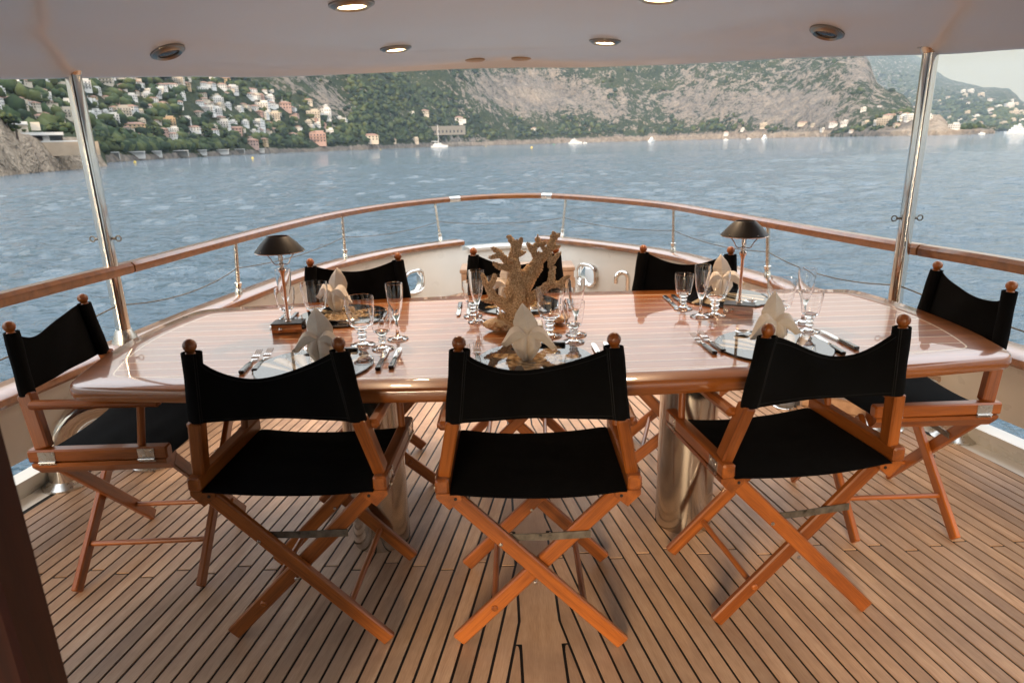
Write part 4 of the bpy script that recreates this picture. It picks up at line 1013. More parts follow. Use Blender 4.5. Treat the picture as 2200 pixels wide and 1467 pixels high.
# lamps ----------------------------------------------------------------
def lamp(x, y, rz, label):
    t = thing('table_lamp', label, 'lamp', (x, y, SURF), rz, 'table lamps')
    MB().box((0, 0, .0165), (.108, .066, .033)).obj('base', COPPER, t, smooth=False)
    MB().cbox((0, 0, .0355), (.112, .070, .005), .0015).obj('base_top', LEATHER, t)
    MB().lathe([(.004, 0), (.004, .004), (.0015, .005), (.0015, .014), (.003, .016), (0, .018)], 10, c=(.045, .022, .038)).obj('switch', COPPER, t)
    MB().lathe([(.0075, 0), (.0045, .002), (0, .003)], 12, M=Matrix.Translation((-.022, -.033, .016)) @ Matrix.Rotation(pi/2, 4, 'X')).obj('screw', COPPER, t)
    MB().lathe([(.012, .038), (.012, .041), (.0058, .043), (.0058, .208), (.0085, .212), (.0085, .218), (.0135, .226), (.0135, .233), (.0075, .238), (.0075, .246), (.0095, .248), (.0095, .252), (.0065, .255), (.0065, .262), (.0085, .264), (.0082, .318), (0, .318)], 18).obj('stem', COPPER, t)
    for s in (-1, 1):
        MB().tube([(s*.007, 0, .25), (s*.02, 0, .249), (s*.027, 0, .254), (s*.036, 0, .272), (s*.05, 0, .289), (s*.064, 0, .298)], .0017, 8).obj('bracket', COPPER, t)
    sh = MB().lathe([(.085, .296), (.086, .298), (.062, .326), (.036, .350), (.034, .350), (.060, .3255), (.083, .298), (.083, .296)], 40, close=True).obj('shade', LEATHER, t, ang=25)
    MB().lathe([(.0855, .2945), (.087, .296), (.0855, .2975), (.084, .296)], 40, close=True).obj('shade_rim', COPPER, sh)
    for a in (.6, 2.5, 4.1, 5.4): MB().lathe([(.003, 0), (.002, .0015), (0, .002)], 8, c=(.0805*cos(a), .0805*sin(a), .3035)).obj('stud', COPPER, sh)
    return t
lamp(-.821, 2.371, .05, 'copper table lamp with a black conical shade on the left half of the table')
lamp(.874, 2.474, -.42, 'copper table lamp with a black conical shade on the right half of the table')
# coral ------------------------------------------------------------------
def coral():
    S = 1/585.; y0 = 2.345
    W = lambda px, py, d=0.: Vector(((px-1116)*S, d, (692-py)*S*.98))
    br = [  # (points px, radii px)
        ([(1118, 694, 0), (1115, 660, 0), (1112, 630, 0), (1110, 600, 0)], [34, 30, 30, 27]),
        ([(1112, 612, 0), (1108, 570, .005), (1106, 545, .01), (1112, 520, .012)], [26, 16, 13, 10]),
        ([(1112, 525, .012), (1104, 512, .01), (1099, 505, .01)], [9, 7, 6]),
        ([(1112, 535, .012), (1118, 522, .014), (1122, 511, .015)], [9, 7, 5]), ([(1118, 540, .012), (1126, 538, .02)], [7, 4]),
        ([(1100, 560, .01), (1086, 548, .006), (1077, 535, .0), (1066, 527, .0)], [11, 8, 7, 5]), ([(1080, 540, 0), (1062, 543, -.01)], [7, 5]), ([(1095, 568, .01), (1078, 564, -.01), (1068, 558, -.01)], [9, 7, 5]), ([(1108, 552, -.02), (1096, 545, -.03)], [7, 4]),
        ([(1114, 625, .01), (1135, 590, .015), (1152, 570, .02), (1162, 548, .02)], [30, 24, 20, 12]),
        ([(1158, 560, .02), (1150, 540, .02), (1144, 530, .02), (1139, 522, .02)], [11, 8, 7, 5]), ([(1146, 534, .02), (1158, 520, .03), (1158, 509, .03)], [8, 6, 5]), ([(1158, 522, .02), (1170, 520, .02)], [6, 5]),
        ([(1160, 556, .02), (1176, 540, .01), (1186, 520, .01), (1190, 502, .01)], [12, 9, 9, 7]), ([(1188, 512, .01), (1198, 503, .01)], [7, 5]), ([(1186, 530, .01), (1198, 525, .0)], [6, 4]), ([(1176, 540, .01), (1168, 528, .02)], [7, 5]),
        ([(1182, 535, .0), (1182, 562, -.01), (1190, 548, -.02), (1198, 540, -.02)], [5, 8, 6, 5]), ([(1130, 640, -.02), (1160, 616, -.03), (1182, 600, -.03), (1186, 570, -.02)], [14, 12, 10, 8]), ([(1178, 602, -.03), (1200, 602, -.03), (1210, 592, -.03), (1216, 588, -.03)], [9, 8, 6, 4]), ([(1198, 602, -.03), (1208, 610, -.04)], [7, 5]), ([(1150, 628, -.03), (1162, 636, -.05)], [10, 7]),
        ([(1108, 660, -.02), (1082, 640, -.03), (1062, 628, -.03), (1052, 606, -.02)], [24, 14, 12, 9]), ([(1054, 612, -.02), (1046, 596, -.02), (1042, 582, -.02)], [8, 7, 5]), ([(1054, 606, -.02), (1064, 590, -.03), (1066, 582, -.03)], [8, 6, 6]), ([(1060, 632, -.03), (1046, 632, -.04)], [10, 6]),
        ([(1104, 685, -.01), (1086, 672, -.03), (1078, 668, -.04)], [20, 12, 8]), ([(1125, 690, -.03), (1132, 676, -.05)], [18, 10]), ([(1112, 600, -.03), (1118, 630, -.045), (1108, 655, -.045)], [16, 14, 14]), ([(1090, 615, -.01), (1096, 625, -.03)], [8, 8])]
    mb = MB(); nub = []
    g = random.Random(5)
    for pts, rad in br:
        P = [W(*p) for p in pts]; C = []; Rr = []
        for i in range(len(P)-1):
            for k in range(5): t = k/5; C.append(P[i].lerp(P[i+1], t)); Rr.append((rad[i]+(rad[i+1]-rad[i])*t)*S*.76)
        C.append(P[-1]); Rr.append(rad[-1]*S*.76); 
        d = (C[-1]-C[-2]).normalized(); C += [C[-1]+d*Rr[-1]*.6, C[-1]+d*Rr[-1]*.95]; Rr += [Rr[-1]*.8, Rr[-1]*.3]
        n = 12; o = len(mb.v); V = []
        for i, (c, r) in enumerate(zip(C, Rr)):
            t_ = (C[min(i+1, len(C)-1)]-C[max(0, i-1)]).normalized(); x = t_.cross(Vector((.1, 1, .05))).normalized(); y = x.cross(t_)
            for k in range(n):
                a = 2*pi*k/n; q = c+(x*cos(a)+y*sin(a))*r*(1+.10*mnoise.noise(c*60+Vector((k, 0, 0)))); V.append(q)
            m_ = max(3, int(r/S*1.15))
            for _ in range(m_*2):
                a = g.uniform(0, 2*pi); nn = (x*cos(a)+y*sin(a)); nub.append((c+nn*r*.97+t_*g.uniform(-.006, .006), nn, g.uniform(.0028, .0048)*(1 if r > .008 else .8)))
        F = [(i*n+k, i*n+(k+1) % n, (i+1)*n+(k+1) % n, (i+1)*n+k) for i in range(len(C)-1) for k in range(n)]+[tuple((len(C)-1)*n+k for k in range(n)), tuple(range(n-1, -1, -1))]
        mb.add(V, F)
    for c, nn, r in nub:
        x = nn.cross(Vector((.3, .2, .9))).normalized(); y = nn.cross(x)
        V = [c+nn*r*.9]+[c+(x*cos(a*pi/3)+y*sin(a*pi/3))*r*.8+nn*r*.45 for a in range(6)]+[c+(x*cos(a*pi/3)+y*sin(a*pi/3))*r-nn*r*.3 for a in range(6)]
        mb.add(V, [(0, 1+a, 1+(a+1) % 6) for a in range(6)]+[(1+a, 7+a, 7+(a+1) % 6, 1+(a+1) % 6) for a in range(6)], 0)
    m, n, l, p = M_('dried_coral'); v = coords(n, l); setp(p, rough=.85, spec=.2)
    vo = n.new('ShaderNodeTexVoronoi'); vo.inputs['Scale'].default_value = 190; l.new(v, vo.inputs[0])
    l.new(ramp(n, l, math_(n, l, 'ADD', math_(n, l, 'MULTIPLY', vo.outputs[0], .8), math_(n, l, 'MULTIPLY', noise(n, l, 30, 3, v), .35)), [(.1, (.95, .76, .53)), (.42, (.82, .60, .38)), (.75, (.50, .32, .18))]), p.inputs['Base Color'])
    bump(n, l, p, vo.outputs[0], -.6, .003)
    t = thing('coral', 'branching tan coral standing as centrepiece in the middle of the table', 'coral', (.03, y0, SURF+.012))
    mb.obj('branches', m, t, ang=70)
    MB().cbox((0.01, 0, -.004), (.15, .09, .018), .005).obj('base_slab', simple('clear_base', (.75, .72, .66), .15), t)
    return t
coral()
def shell(x, y, rz, label, sc_, seed):
    g = random.Random(seed); mb = MB(); m = bpy.data.materials.get('conch_shell')
    if not m:
        m, n, l, p = M_('conch_shell'); v = coords(n, l, (1, 3, 1)); setp(p, rough=.4, coat=.2)
        l.new(ramp(n, l, noise(n, l, 34, 4, v, 1.), [(.32, (.42, .2, .09)), (.5, (.68, .45, .26)), (.68, (.82, .66, .46))]), p.inputs['Base Color']); bump(n, l, p, noise(n, l, 60, 4, v), .4, .003)
    # body whorl, spire and flared lip, lying on the table
    def body(u, v):
        a = 2*pi*u; r = (.034*sin(pi*min(1, v*.92+.05))**.8*(1-.35*v))*(1+.10*cos(7*a)*sin(pi*v)+.10*sin(v*42)*max(0, v-.55)); k = 1+(.45 if .05 < u < .4 else 0)*sin(pi*v)*sin(pi*min(1, max(0, (u-.05)/.35)))
        return ((v-.45)*.13, r*k*cos(a), .026+r*.8*sin(a)-.01*v)
    mb.grid(body, 28, 18, 0)
    for k in range(9):
        a = -.9+k*.33; b = Vector((-.012+.028*cos(a*.9)-.008*k*.6+.02, -.036*sin(a+.9)-.004, .012+.004*(k % 3))); d = Vector((-.55+.16*k*.6, -.85, .10+.10*(k % 3))).normalized()
        L = g.uniform(.026, .046); mb.tube([b-d*.012, b+d*L*.4, b+d*L*.8+Vector((0, 0, .003)), b+d*L+Vector((-.004, 0, .004))], .0055, 7, 0, [1.3, .8, .4, .1])
    for k in range(6):
        a = k*1.05; b = Vector((.02-.012*k, .026*cos(a), .034+.016*sin(a))); d = Vector((.1, cos(a), .5+.7*sin(a))).normalized(); mb.tube([b, b+d*.012, b+d*.02], .006, 6, 0, [1, .6, .15])
    o = mb.obj('conch_shell', m, None, Matrix.Translation((x, y, SURF)) @ Matrix.Rotation(rz, 4, 'Z') @ Matrix.Scale(sc_, 4))
    tag(o, label, 'shell', 'spiny shells')
shell(-.045, 2.31, .1, 'spiny tan conch shell lying left of the foot of the coral', 1.0, 3)
shell(.165, 2.385, 2.2, 'spiny tan conch shell lying right of the foot of the coral', .85, 8)

# ================================================================== THE COAST
def foliage_mat():
    m, n, l, p = M_('tree_foliage'); at = n.new('ShaderNodeAttribute'); at.attribute_name = 'tone'; v = coords(n, l)
    f = math_(n, l, 'ADD', math_(n, l, 'MULTIPLY', noise(n, l, .6, 4, v), .45), math_(n, l, 'MULTIPLY', at.outputs['Fac'], .6))
    l.new(ramp(n, l, f, [(.25, (.014, .024, .015)), (.5, (.032, .052, .022)), (.75, (.075, .088, .032))]), p.inputs['Base Color']); setp(p, rough=.9, spec=.15); return m
FOL = foliage_mat()
_ico = bmesh.new(); bmesh.ops.create_icosphere(_ico, subdivisions=1, radius=1)
IV = np.array([v.co[:] for v in _ico.verts]); IF = np.array([[v.index for v in f.verts] for f in _ico.faces]); _ico.free()
def clumps(name, P, Rr, flat, mat, seed):
    """many uneven leafy clumps in one mesh; P (n,3) centres, Rr radii"""
    g = np.random.default_rng(seed); n = len(P)
    jit = 1+g.normal(0, .22, (n, len(IV), 1)); V = IV[None]*jit*Rr[:, None, None]*np.array([1, 1, flat])[None, None]*(1+g.normal(0, .15, (n, 1, 3)))
    V = (V+P[:, None]).reshape(-1, 3); F = (IF[None]+np.arange(n)[:, None, None]*len(IV)).reshape(-1, 3)
    me = bpy.data.meshes.new(name); me.vertices.add(len(V)); me.vertices.foreach_set('co', V.ravel())
    me.loops.add(F.size); me.loops.foreach_set('vertex_index', F.ravel().astype(np.int32)); me.polygons.add(len(F)); me.polygons.foreach_set('loop_start', np.arange(0, F.size, 3, dtype=np.int32)); me.update()
    at = me.attributes.new('tone', 'FLOAT', 'POINT'); at.data.foreach_set('value', np.repeat(g.uniform(0, 1, n), len(IV)).astype(np.float32)); me.materials.append(mat); return me
def scatter(seed, n, pxr, tr, layer):
    g = np.random.default_rng(seed); px = g.uniform(*pxr, n); az = px_az(px); u = g.uniform(0, 1, n)**1.5
    if layer == 'main': D = shore(az); r = D+12+u*tr; h = terrain(az, r)
    elif layer == 'far': D = np.interp(px, [1800, 1950, 2080, 2200, 2500], [3400, 3100, 2250, 2070, 2070]); r = D+8+u*tr; h = far_h(az, r)
    elif layer == 'head': D = np.interp(px, [1780, 1900, 2050, 2140], [1120, 930, 860, 880]); r = D+14+u*tr; h = head_h(az, r)
    x, y = r*np.sin(az), r*np.cos(az); py = horizon_y(px)-((h-4.0)/r)/np.cos(az)/EL
    return px, py, x, y, h, r, g
# ---- houses
WALLS = {k: simple('wall_'+k, c, .8, var=.06, bscale=3) for k, c in dict(white=(.62, .60, .57), cream=(.52, .45, .36), pink=(.42, .27, .22), ochre=(.46, .32, .18), grey=(.18, .17, .15)).items()}
ROOF = simple('terracotta_roof', (.27, .15, .105), .85, var=.15, bscale=6); FLAT = simple('flat_roof', (.45, .43, .40), .8); WIN = simple('dark_window', (.03, .035, .045), .15); SHUT = simple('shutter', (.16, .22, .2), .6)
HM = {}
def house_mesh(wall, kind):
    key = (wall, kind)
    if key in HM: return HM[key]
    mb = MB(); w_, d_, hh = 11., 9., 6.
    if kind == 'block': w_, d_, hh = 17., 10., 10.
    if kind == 'long': w_, d_, hh = 24., 9., 6.
    mb.box((0, 0, hh/2-2), (w_, d_, hh+4), 0)
    if kind in ('flat', 'block'):
        mb.box((0, 0, hh+.15), (w_+.8, d_+.8, .35), 0); mb.box((w_*.15, 0, hh+1.3), (w_*.5, d_*.55, 2.), 0); mb.box((w_*.15, 0, hh+2.4), (w_*.54, d_*.6, .25), 1)
        mb.box((-w_*.28, -d_/2-1.2, 3.1), (w_*.42, 2.4, .3), 0)
    else:
        o = .7; rz_ = 1.9; W2, D2 = w_/2+o, d_/2+o; k = max(W2-D2*.9, .5)
        mb.add([(-W2, -D2, hh), (W2, -D2, hh), (W2, D2, hh), (-W2, D2, hh), (-k, 0, hh+rz_), (k, 0, hh+rz_), (-W2, -D2, hh-.2), (W2, -D2, hh-.2), (W2, D2, hh-.2), (-W2, D2, hh-.2)],
               [(0, 1, 5, 4), (1, 2, 5), (2, 3, 4, 5), (3, 0, 4), (6, 7, 1, 0), (7, 8, 2, 1), (8, 9, 3, 2), (9, 6, 0, 3), (9, 8, 7, 6)], 1)
        if kind == 'wing': mb.box((w_*.62, -1, hh*.32-1), (w_*.5, d_*.8, hh*.64+2), 0); mb.box((w_*.62, -1, hh*.66), (w_*.56, d_*.9, .3), 1)
    nst = 3 if kind == 'block' else 2; nw = 6 if kind == 'long' else (5 if kind == 'block' else 4)
    for s in range(nst):
        for i in range(nw):
            xx = -w_/2+w_*(i+.5)/nw; zz = 1.6+s*(hh-.6)/nst
            for sd in (-1, 1): mb.box((xx, sd*(d_/2+.02), zz), (w_/nw*.42, .1, 1.5), 2)
        for i in range(3):
            yy = -d_/2+d_*(i+.5)/3
            for sd in (-1, 1): mb.box((sd*(w_/2+.02), yy, 1.6+s*(hh-.6)/nst), (.1, d_/3*.4, 1.5), 2)
        if kind == 'block' and s: mb.box((0, -d_/2-.6, .5+s*(hh-.6)/nst), (w_, 1.2, .25), 0)
    me = mb.mesh('house', [WALLS[wall], FLAT if kind in ('flat', 'block') else ROOF, WIN], smooth=False); HM[key] = me; return me
def put_house(px, py, wall, kind, label, group=None, sc_=1., rz=None, layers=('main',), name='house', cat='house'):
    q = ground(px, py, layers)
    if q is None: return None
    p, rr, az = q
    if rr < 90: return None
    o = link(name, house_mesh(wall, kind)); o.location = p-Vector((0, 0, .6)); o.scale = (sc_*min(1.7, rr/760) if rr > 1900 else sc_*min(1.15, max(.6, rr/600)),)*3
    o.rotation_euler = (0, 0, -az+(random.uniform(-.7, .7) if rz is None else rz)); return tag(o, label, cat, group)
DESC = {('white', 'flat'): 'white flat roofed villa', ('white', 'hip'): 'white terracotta roofed house', ('white', 'wing'): 'white winged house with terracotta roof', ('white', 'block'): 'white three storey block', ('cream', 'hip'): 'cream terracotta roofed house', ('cream', 'wing'): 'cream winged house with terracotta roof',
        ('cream', 'block'): 'cream three storey block', ('pink', 'hip'): 'pink terracotta roofed house', ('ochre', 'hip'): 'ochre terracotta roofed house', ('cream', 'flat'): 'cream flat roofed villa', ('white', 'long'): 'long white terracotta roofed house', ('cream', 'long'): 'long cream terracotta roofed house', ('grey', 'flat'): 'grey flat roofed villa'}
named = [(912, 247, 'cream', 'hip', 'cream house with red roof alone on the green slope above the stone terraces', 1.25, .3), (885, 247, 'white', 'flat', 'small pale house just left of the lone cream house on the green slope', .8, 0.), (985, 262, 'white', 'wing', 'white villa with red roof above the sailing yacht', 1.5, .2), (1146, 281, 'white', 'hip', 'white square house with red roof among dark trees below the bare cliff', 1.1, -.2),
         (683, 306, 'pink', 'block', 'pink villa with tiers of balconies by the beach', 1.1, .1), (542, 313, 'pink', 'hip', 'narrow pink house at the end of the beach', 1.1, .2), (565, 309, 'ochre', 'hip', 'ochre house beside the narrow pink house on the beach', .9, -.3), (790, 302, 'cream', 'long', 'long cream waterfront building with many windows', 1.2, .1),
         (845, 306, 'cream', 'hip', 'small cream boathouse with red roof at the water', .8, .1), (892, 305, 'cream', 'flat', 'cream flat roofed house at the water left of the sailing yacht', 1., .1), (285, 278, 'ochre', 'long', 'long ochre building among the trees behind the left roof post', 1.0, .05), (362, 270, 'ochre', 'block', 'tall ochre building among trees on the town hillside', .85, .1),
         (498, 285, 'pink', 'long', 'long low pink house above the beach', .9, .0), (673, 255, 'cream', 'block', 'cream apartment block with balconies below the grey cliff', .95, .1), (612, 235, 'pink', 'hip', 'large pink house on the upper hillside', 1.2, .2), (700, 245, 'white', 'flat', 'white flat roofed villa below the grey rock wall', 1.1, .2),
         (1560, 289, 'white', 'hip', 'white house with red roof on the shore below the rocky massif', 1., 0.), (1640, 275, 'cream', 'block', 'cream block at the foot of the rocky massif', .9, 0.), (1595, 281, 'white', 'flat', 'small white building on the coast road', .8, 0.)]
for a, b, wl_, kd, lab, s_, rz_ in named: put_house(a, b, wl_, kd, lab, None, s_*.72, rz_)
# long stone terrace building
q = ground(935, 289)
if q:
    st = thing('terrace_building', 'long pale stone terraced building behind the sailing yacht', 'building', q[0]-Vector((0, 0, 1)), -q[2]+.05)
    k = q[1]/1490.
    MB().box((0, 0, 8*k), (128*k, 9, 18*k)).obj('wall', WALLS['grey'], st, smooth=False); MB().box((-62*k, -1, 7*k), (26*k, 9, 15*k)).obj('wing', WALLS['grey'], st, smooth=False)
    MB().box((0, -4.7, 13*k), (128*k, .6, 1.2*k)).obj('cornice', WALLS['grey'], st, smooth=False)
    for i in range(15): MB().box(((-56+i*8)*k, -4.55, 6*k), (3*k, .2, 5*k)).obj('window', WIN, st, smooth=False)
g = random.Random(21); spots = []
def far_enough(a, b, d):
    return all(abs(a-u)+1.6*abs(b-v) > d for u, v in spots)
MARKS = [(362, 270, 'the tall ochre building'), (285, 278, 'the long ochre building'), (498, 285, 'the long low pink house'), (612, 235, 'the large pink house'), (673, 255, 'the balconied cream block'), (683, 306, 'the pink beach villa'), (542, 313, 'the narrow pink house'), (700, 245, 'the villa below the cliff'), (180, 220, 'the left roof post'), (445, 303, 'the umbrella pines'), (90, 270, 'the villa on the point'), (640, 180, 'the pale upper cliff'), (330, 335, 'the beach pavilions')]
def near(a, b, marks=MARKS):
    u, v, n_ = min(marks, key=lambda q: (q[0]-a)**2+(1.5*(q[1]-b))**2); dx, dy = a-u, 1.5*(b-v); far = 'just ' if dx*dx+dy*dy < 900 else ('' if dx*dx+dy*dy < 4000 else 'well ')
    d = ('right of' if dx > 0 else 'left of') if abs(dx) > abs(dy) else ('below' if dy > 0 else 'above')
    if min(abs(dx), abs(dy)) > .5*max(abs(dx), abs(dy)): d = ('below' if dy > 0 else 'above')+' and '+('right of' if dx > 0 else 'left of')
    return far+d+' '+n_
HMARKS = [(1968, 255, 'the right roof post'), (1655, 285, 'the yacht with radar domes'), (1860, 268, 'the headland centre'), (1790, 270, 'the headland knoll'), (1850, 150, 'the cliff edge')]
FMARKS = [(2100, 200, 'the crest'), (2120, 240, 'mid slope'), (1990, 210, 'the right post'), (2190, 260, 'the yacht'), (2050, 275, 'the headland tip'), (1930, 240, 'the headland villas')]
kinds_town = [('white', 'flat')]*5+[('white', 'hip')]*3+[('white', 'wing')]*2+[('cream', 'hip')]*4+[('cream', 'wing')]*2+[('pink', 'hip')]*2+[('ochre', 'hip')]+[('white', 'block')]*2+[('cream', 'block')]*1+[('white', 'long')]*1+[('cream', 'flat')]*2
for a, b, *_ in named: spots.append((a, b))
cnt = 0; tries = 0
while cnt < 205 and tries < 6000:
    tries += 1
    a = g.uniform(-25, 745); lo = np.interp(a, [0, 350, 480, 560, 640, 745], [158, 160, 172, 196, 214, 240]); hi = np.interp(a, [0, 180, 240, 400, 600, 745], [262, 268, 296, 304, 300, 292])
    b = lo+(hi-lo)*g.random()**1.15
    if g.random() > (hi-lo)/150 or not far_enough(a, b, 13.): continue
    wl_, kd = g.choice(kinds_town); s_ = g.uniform(.36, .64)
    if put_house(a, b, wl_, kd, f'{DESC[(wl_, kd)]} {near(a, b)}', f'{DESC[(wl_, kd)]} among trees on the town hillside', s_): spots.append((a, b)); cnt += 1
cnt = 0; tries = 0
while cnt < 52 and tries < 1500:
    tries += 1
    a = g.uniform(1880, 2215); lo = np.interp(a, [1880, 1990, 2060, 2150, 2215], [225, 200, 196, 204, 232]); b = g.uniform(lo, 272)
    if not far_enough(a, b, 13): continue
    wl_, kd = g.choice([('cream', 'block'), ('white', 'block'), ('cream', 'hip'), ('white', 'flat'), ('cream', 'flat'), ('white', 'hip')])
    if put_house(a, b, wl_, kd, f'{DESC[(wl_, kd)]} {near(a, b, FMARKS)} on the far mountain', f'{DESC[(wl_, kd)]} on the far mountain', g.uniform(.45, .85), None, ('far', 'head')): spots.append((a, b)); cnt += 1
heads = [(1855, 238, 'white', 'flat', 1.0), (1890, 231, 'white', 'hip', .7), (1790, 270, 'white', 'wing', 1.3), (1815, 268, 'white', 'flat', 1.3), (1860, 268, 'cream', 'flat', 1.), (1885, 266, 'white', 'block', .7), (1905, 264, 'white', 'flat', .9), (1768, 281, 'white', 'flat', .9), (1833, 283, 'white', 'long', .6), (1725, 268, 'cream', 'long', 1.), (1747, 271, 'cream', 'flat', .8), (2050, 276, 'white', 'flat', 1.1), (2035, 252, 'white', 'flat', .6), (1930, 250, 'cream', 'long', .8), (1950, 256, 'cream', 'flat', .8)]
for a, b, wl_, kd, s_ in heads:
    put_house(a, b, wl_, kd, f'{DESC[(wl_, kd)]} {near(a, b, HMARKS)}', f'{DESC[(wl_, kd)]} on the headland', s_*.62, None, ('main', 'head'))
px, py, x, y, h, r, g = scatter(11, 34000, (-80, 1950), 1000, 'main')
rk = rockness(px, py); nz_ = fbm(x/45., y/45., 4, 77)
dens = np.interp(px, [0, 650, 850, 1250, 1500, 1900], [.84, .78, .66, .5, .34, .3])+np.interp(py, [140, 250, 290], [-.12, 0, .22])
keep = (nz_*1.1+.02 < dens) & (rk+g.uniform(-.3, .3, len(px)) < .42) & (py > 128) & (h > 3.)
SP = np.array(spots); hide = np.zeros(len(px), bool)
rp_ = 1490*3.4/r
for u, v in SP: hide |= (np.abs(px-u) < 3.5+rp_) & (py-v > -4-.3*rp_) & (py-v < 4+rp_)
keep &= ~(hide & (g.uniform(0, 1, len(px)) < .9))
P = np.stack([x, y, SEA+h], -1)[keep]; Rr = (g.uniform(1.9, 4.6, len(px))*np.interp(r, [300, 1500], [.85, 1.25]))[keep]; P[:, 2] += Rr*.45
tag(link('hillside_woodland', clumps('hillside_woodland', P, Rr, .85, FOL, 1)), kind='stuff')
px, py, x, y, h, r, g = scatter(12, 2600, (1830, 2260), 1150, 'far'); keep = (fbm(x/40., y/40., 3, 5) < .62) & (h > 3)
P = np.stack([x, y, SEA+h+1.], -1)[keep]; tag(link('far_woodland', clumps('far_woodland', P, g.uniform(4.5, 10, len(P)), .8, FOL, 2)), kind='stuff')
px, py, x, y, h, r, g = scatter(13, 700, (1800, 2120), 80, 'head'); keep = (fbm(x/20., y/20., 3, 5) < .56) & (h > 4) & (np.abs(px-2010) > 45)
P = np.stack([x, y, SEA+h+1.], -1)[keep]; tag(link('headland_woodland', clumps('headland_woodland', P, g.uniform(2., 4.4, len(P)), .85, FOL, 3)), kind='stuff')
# beach pavilions
for k, (a, w_) in enumerate(((258, 14), (300, 36), (345, 22), (392, 40), (440, 26), (480, 40), (520, 30), (565, 26))):
    az = float(px_az(a)); rr = float(shore(np.array([az]))[0])+5; kk = rr/1490.
    t = thing('beach_pavilion', ('leftmost', 'second', 'third', 'fourth', 'fifth', 'sixth', 'seventh', 'last')[k]+' of the low white beach pavilions, counted from the left roof post', 'pavilion', (rr*sin(az), rr*cos(az), SEA+1.2), -az, 'beach pavilions along the shore')
    MB().box((0, 0, 2.9), (w_*kk, 4, .35)).obj('awning', WALLS['white'], t, smooth=False); MB().box((0, 1, 1.2), (w_*kk*.94, 2.4, 3.2)).obj('hut', WALLS['white' if k % 3 else 'grey'], t, smooth=False)
    for s in (-1, 1): MB().box((s*w_*kk*.46, -1.7, 1.2), (.25, .25, 3.2)).obj('post', WALLS['white'], t, smooth=False)
# ---- villa on the point
q = ground(92, 305, ('point',)); base = q[0] if q else Vector((-130, 190, SEA+9)); k = (q[1] if q else 220)/1490.
vl = thing('villa', 'modern white flat roofed villa on the rocky point at the left edge', 'villa', base-Vector((0, 0, .5)), -(q[2] if q else -.6))
def vb(n_, a, b, w_, h_, y_, d_, m): MB().box(((a-92)*k, y_, (305-b)*k+.2), (w_*k, d_, h_*k)).obj(n_, m, vl, smooth=False)
vb('wall', 63, 298, 12, 20, 2, 6, WALLS['white']); vb('roof', 92, 290, 66, 5, 1.5, 8, WALLS['white']); vb('wall', 98, 298, 10, 18, 2, 6, WALLS['white']); vb('wall', 82, 299, 22, 16, 4, 3, WALLS['cream']); vb('window', 112, 299, 18, 12, 3.5, 3, WIN)
vb('upper_wall', 62, 280, 24, 12, 5, 6, WALLS['cream']); vb('upper_roof', 62, 271, 26, 5, 4.5, 7, WALLS['white']); vb('tower', 86, 276, 14, 14, 6, 5, WALLS['cream']); vb('balustrade', 118, 303, 104, 2.5, -1.2, .8, WALLS['white'])
vb('retaining_wall', 122, 316, 108, 24, -.6, 2., simple('tan_stone', (.40, .30, .21), .9, var=.15, bscale=2)); vb('annexe', 158, 292, 22, 26, 6, 6, WALLS['grey'])
# ---- pines one can tell apart
TRUNK = simple('pine_bark', (.08, .055, .04), .9)
def pine(px, py, hpx, wpx, layers, label):
    q = ground(px, py, layers)
    if q is None: return
    p, rr, az = q; k = rr/1490.; H, Wd = hpx*k, wpx*k
    t = thing('pine_tree', label, 'tree', p-Vector((0, 0, .5)), -az)
    MB().tube([(0, 0, -1), (.1*Wd*.3, 0, H*.4), (0, 0, H*.75)], Wd*.05, 7, scale=[1.3, 1, .6]).obj('trunk', TRUNK, t)
    gg = np.random.default_rng(int(px)); n = 46; a = gg.uniform(0, 2*pi, n); rad = np.sqrt(gg.uniform(0, 1, n))*Wd*.44; z = H*(.38+.55*gg.uniform(0, 1, n)*(1-.55*(rad/(Wd*.5))**2))
    P = np.stack([rad*np.cos(a), rad*np.sin(a), z], -1); link('crown', clumps('crown', P, gg.uniform(.08, .15, n)*Wd, .75, FOL, int(px)+9), t)
for a, b, h_, w_, ly, lab in ((38, 300, 46, 30, 'point', 'dark tall pine left of the white villa on the point'), (132, 305, 44, 46, 'point', 'spreading dark pine right of the white villa on the point'), (12, 270, 28, 34, 'point', 'olive green pine at the left edge above the bare rock'), (208, 318, 38, 34, 'main', 'dark bushy tree right of the left roof post near the beach'), (236, 322, 26, 44, 'main', 'low dark tree on the beach bank'),
                          (250, 296, 24, 26, 'main', 'dark round tree below the long ochre building'), (445, 303, 30, 30, 'main', 'dark umbrella pine above the beach pavilions'), (478, 304, 26, 26, 'main', 'second dark umbrella pine, just right of the first above the pavilions'), (330, 293, 22, 26, 'main', 'olive tree below the tall ochre building'), (600, 300, 24, 30, 'main', 'dark tree behind the narrow pink house')):
    pine(a, b, h_, w_, (ly,), lab)
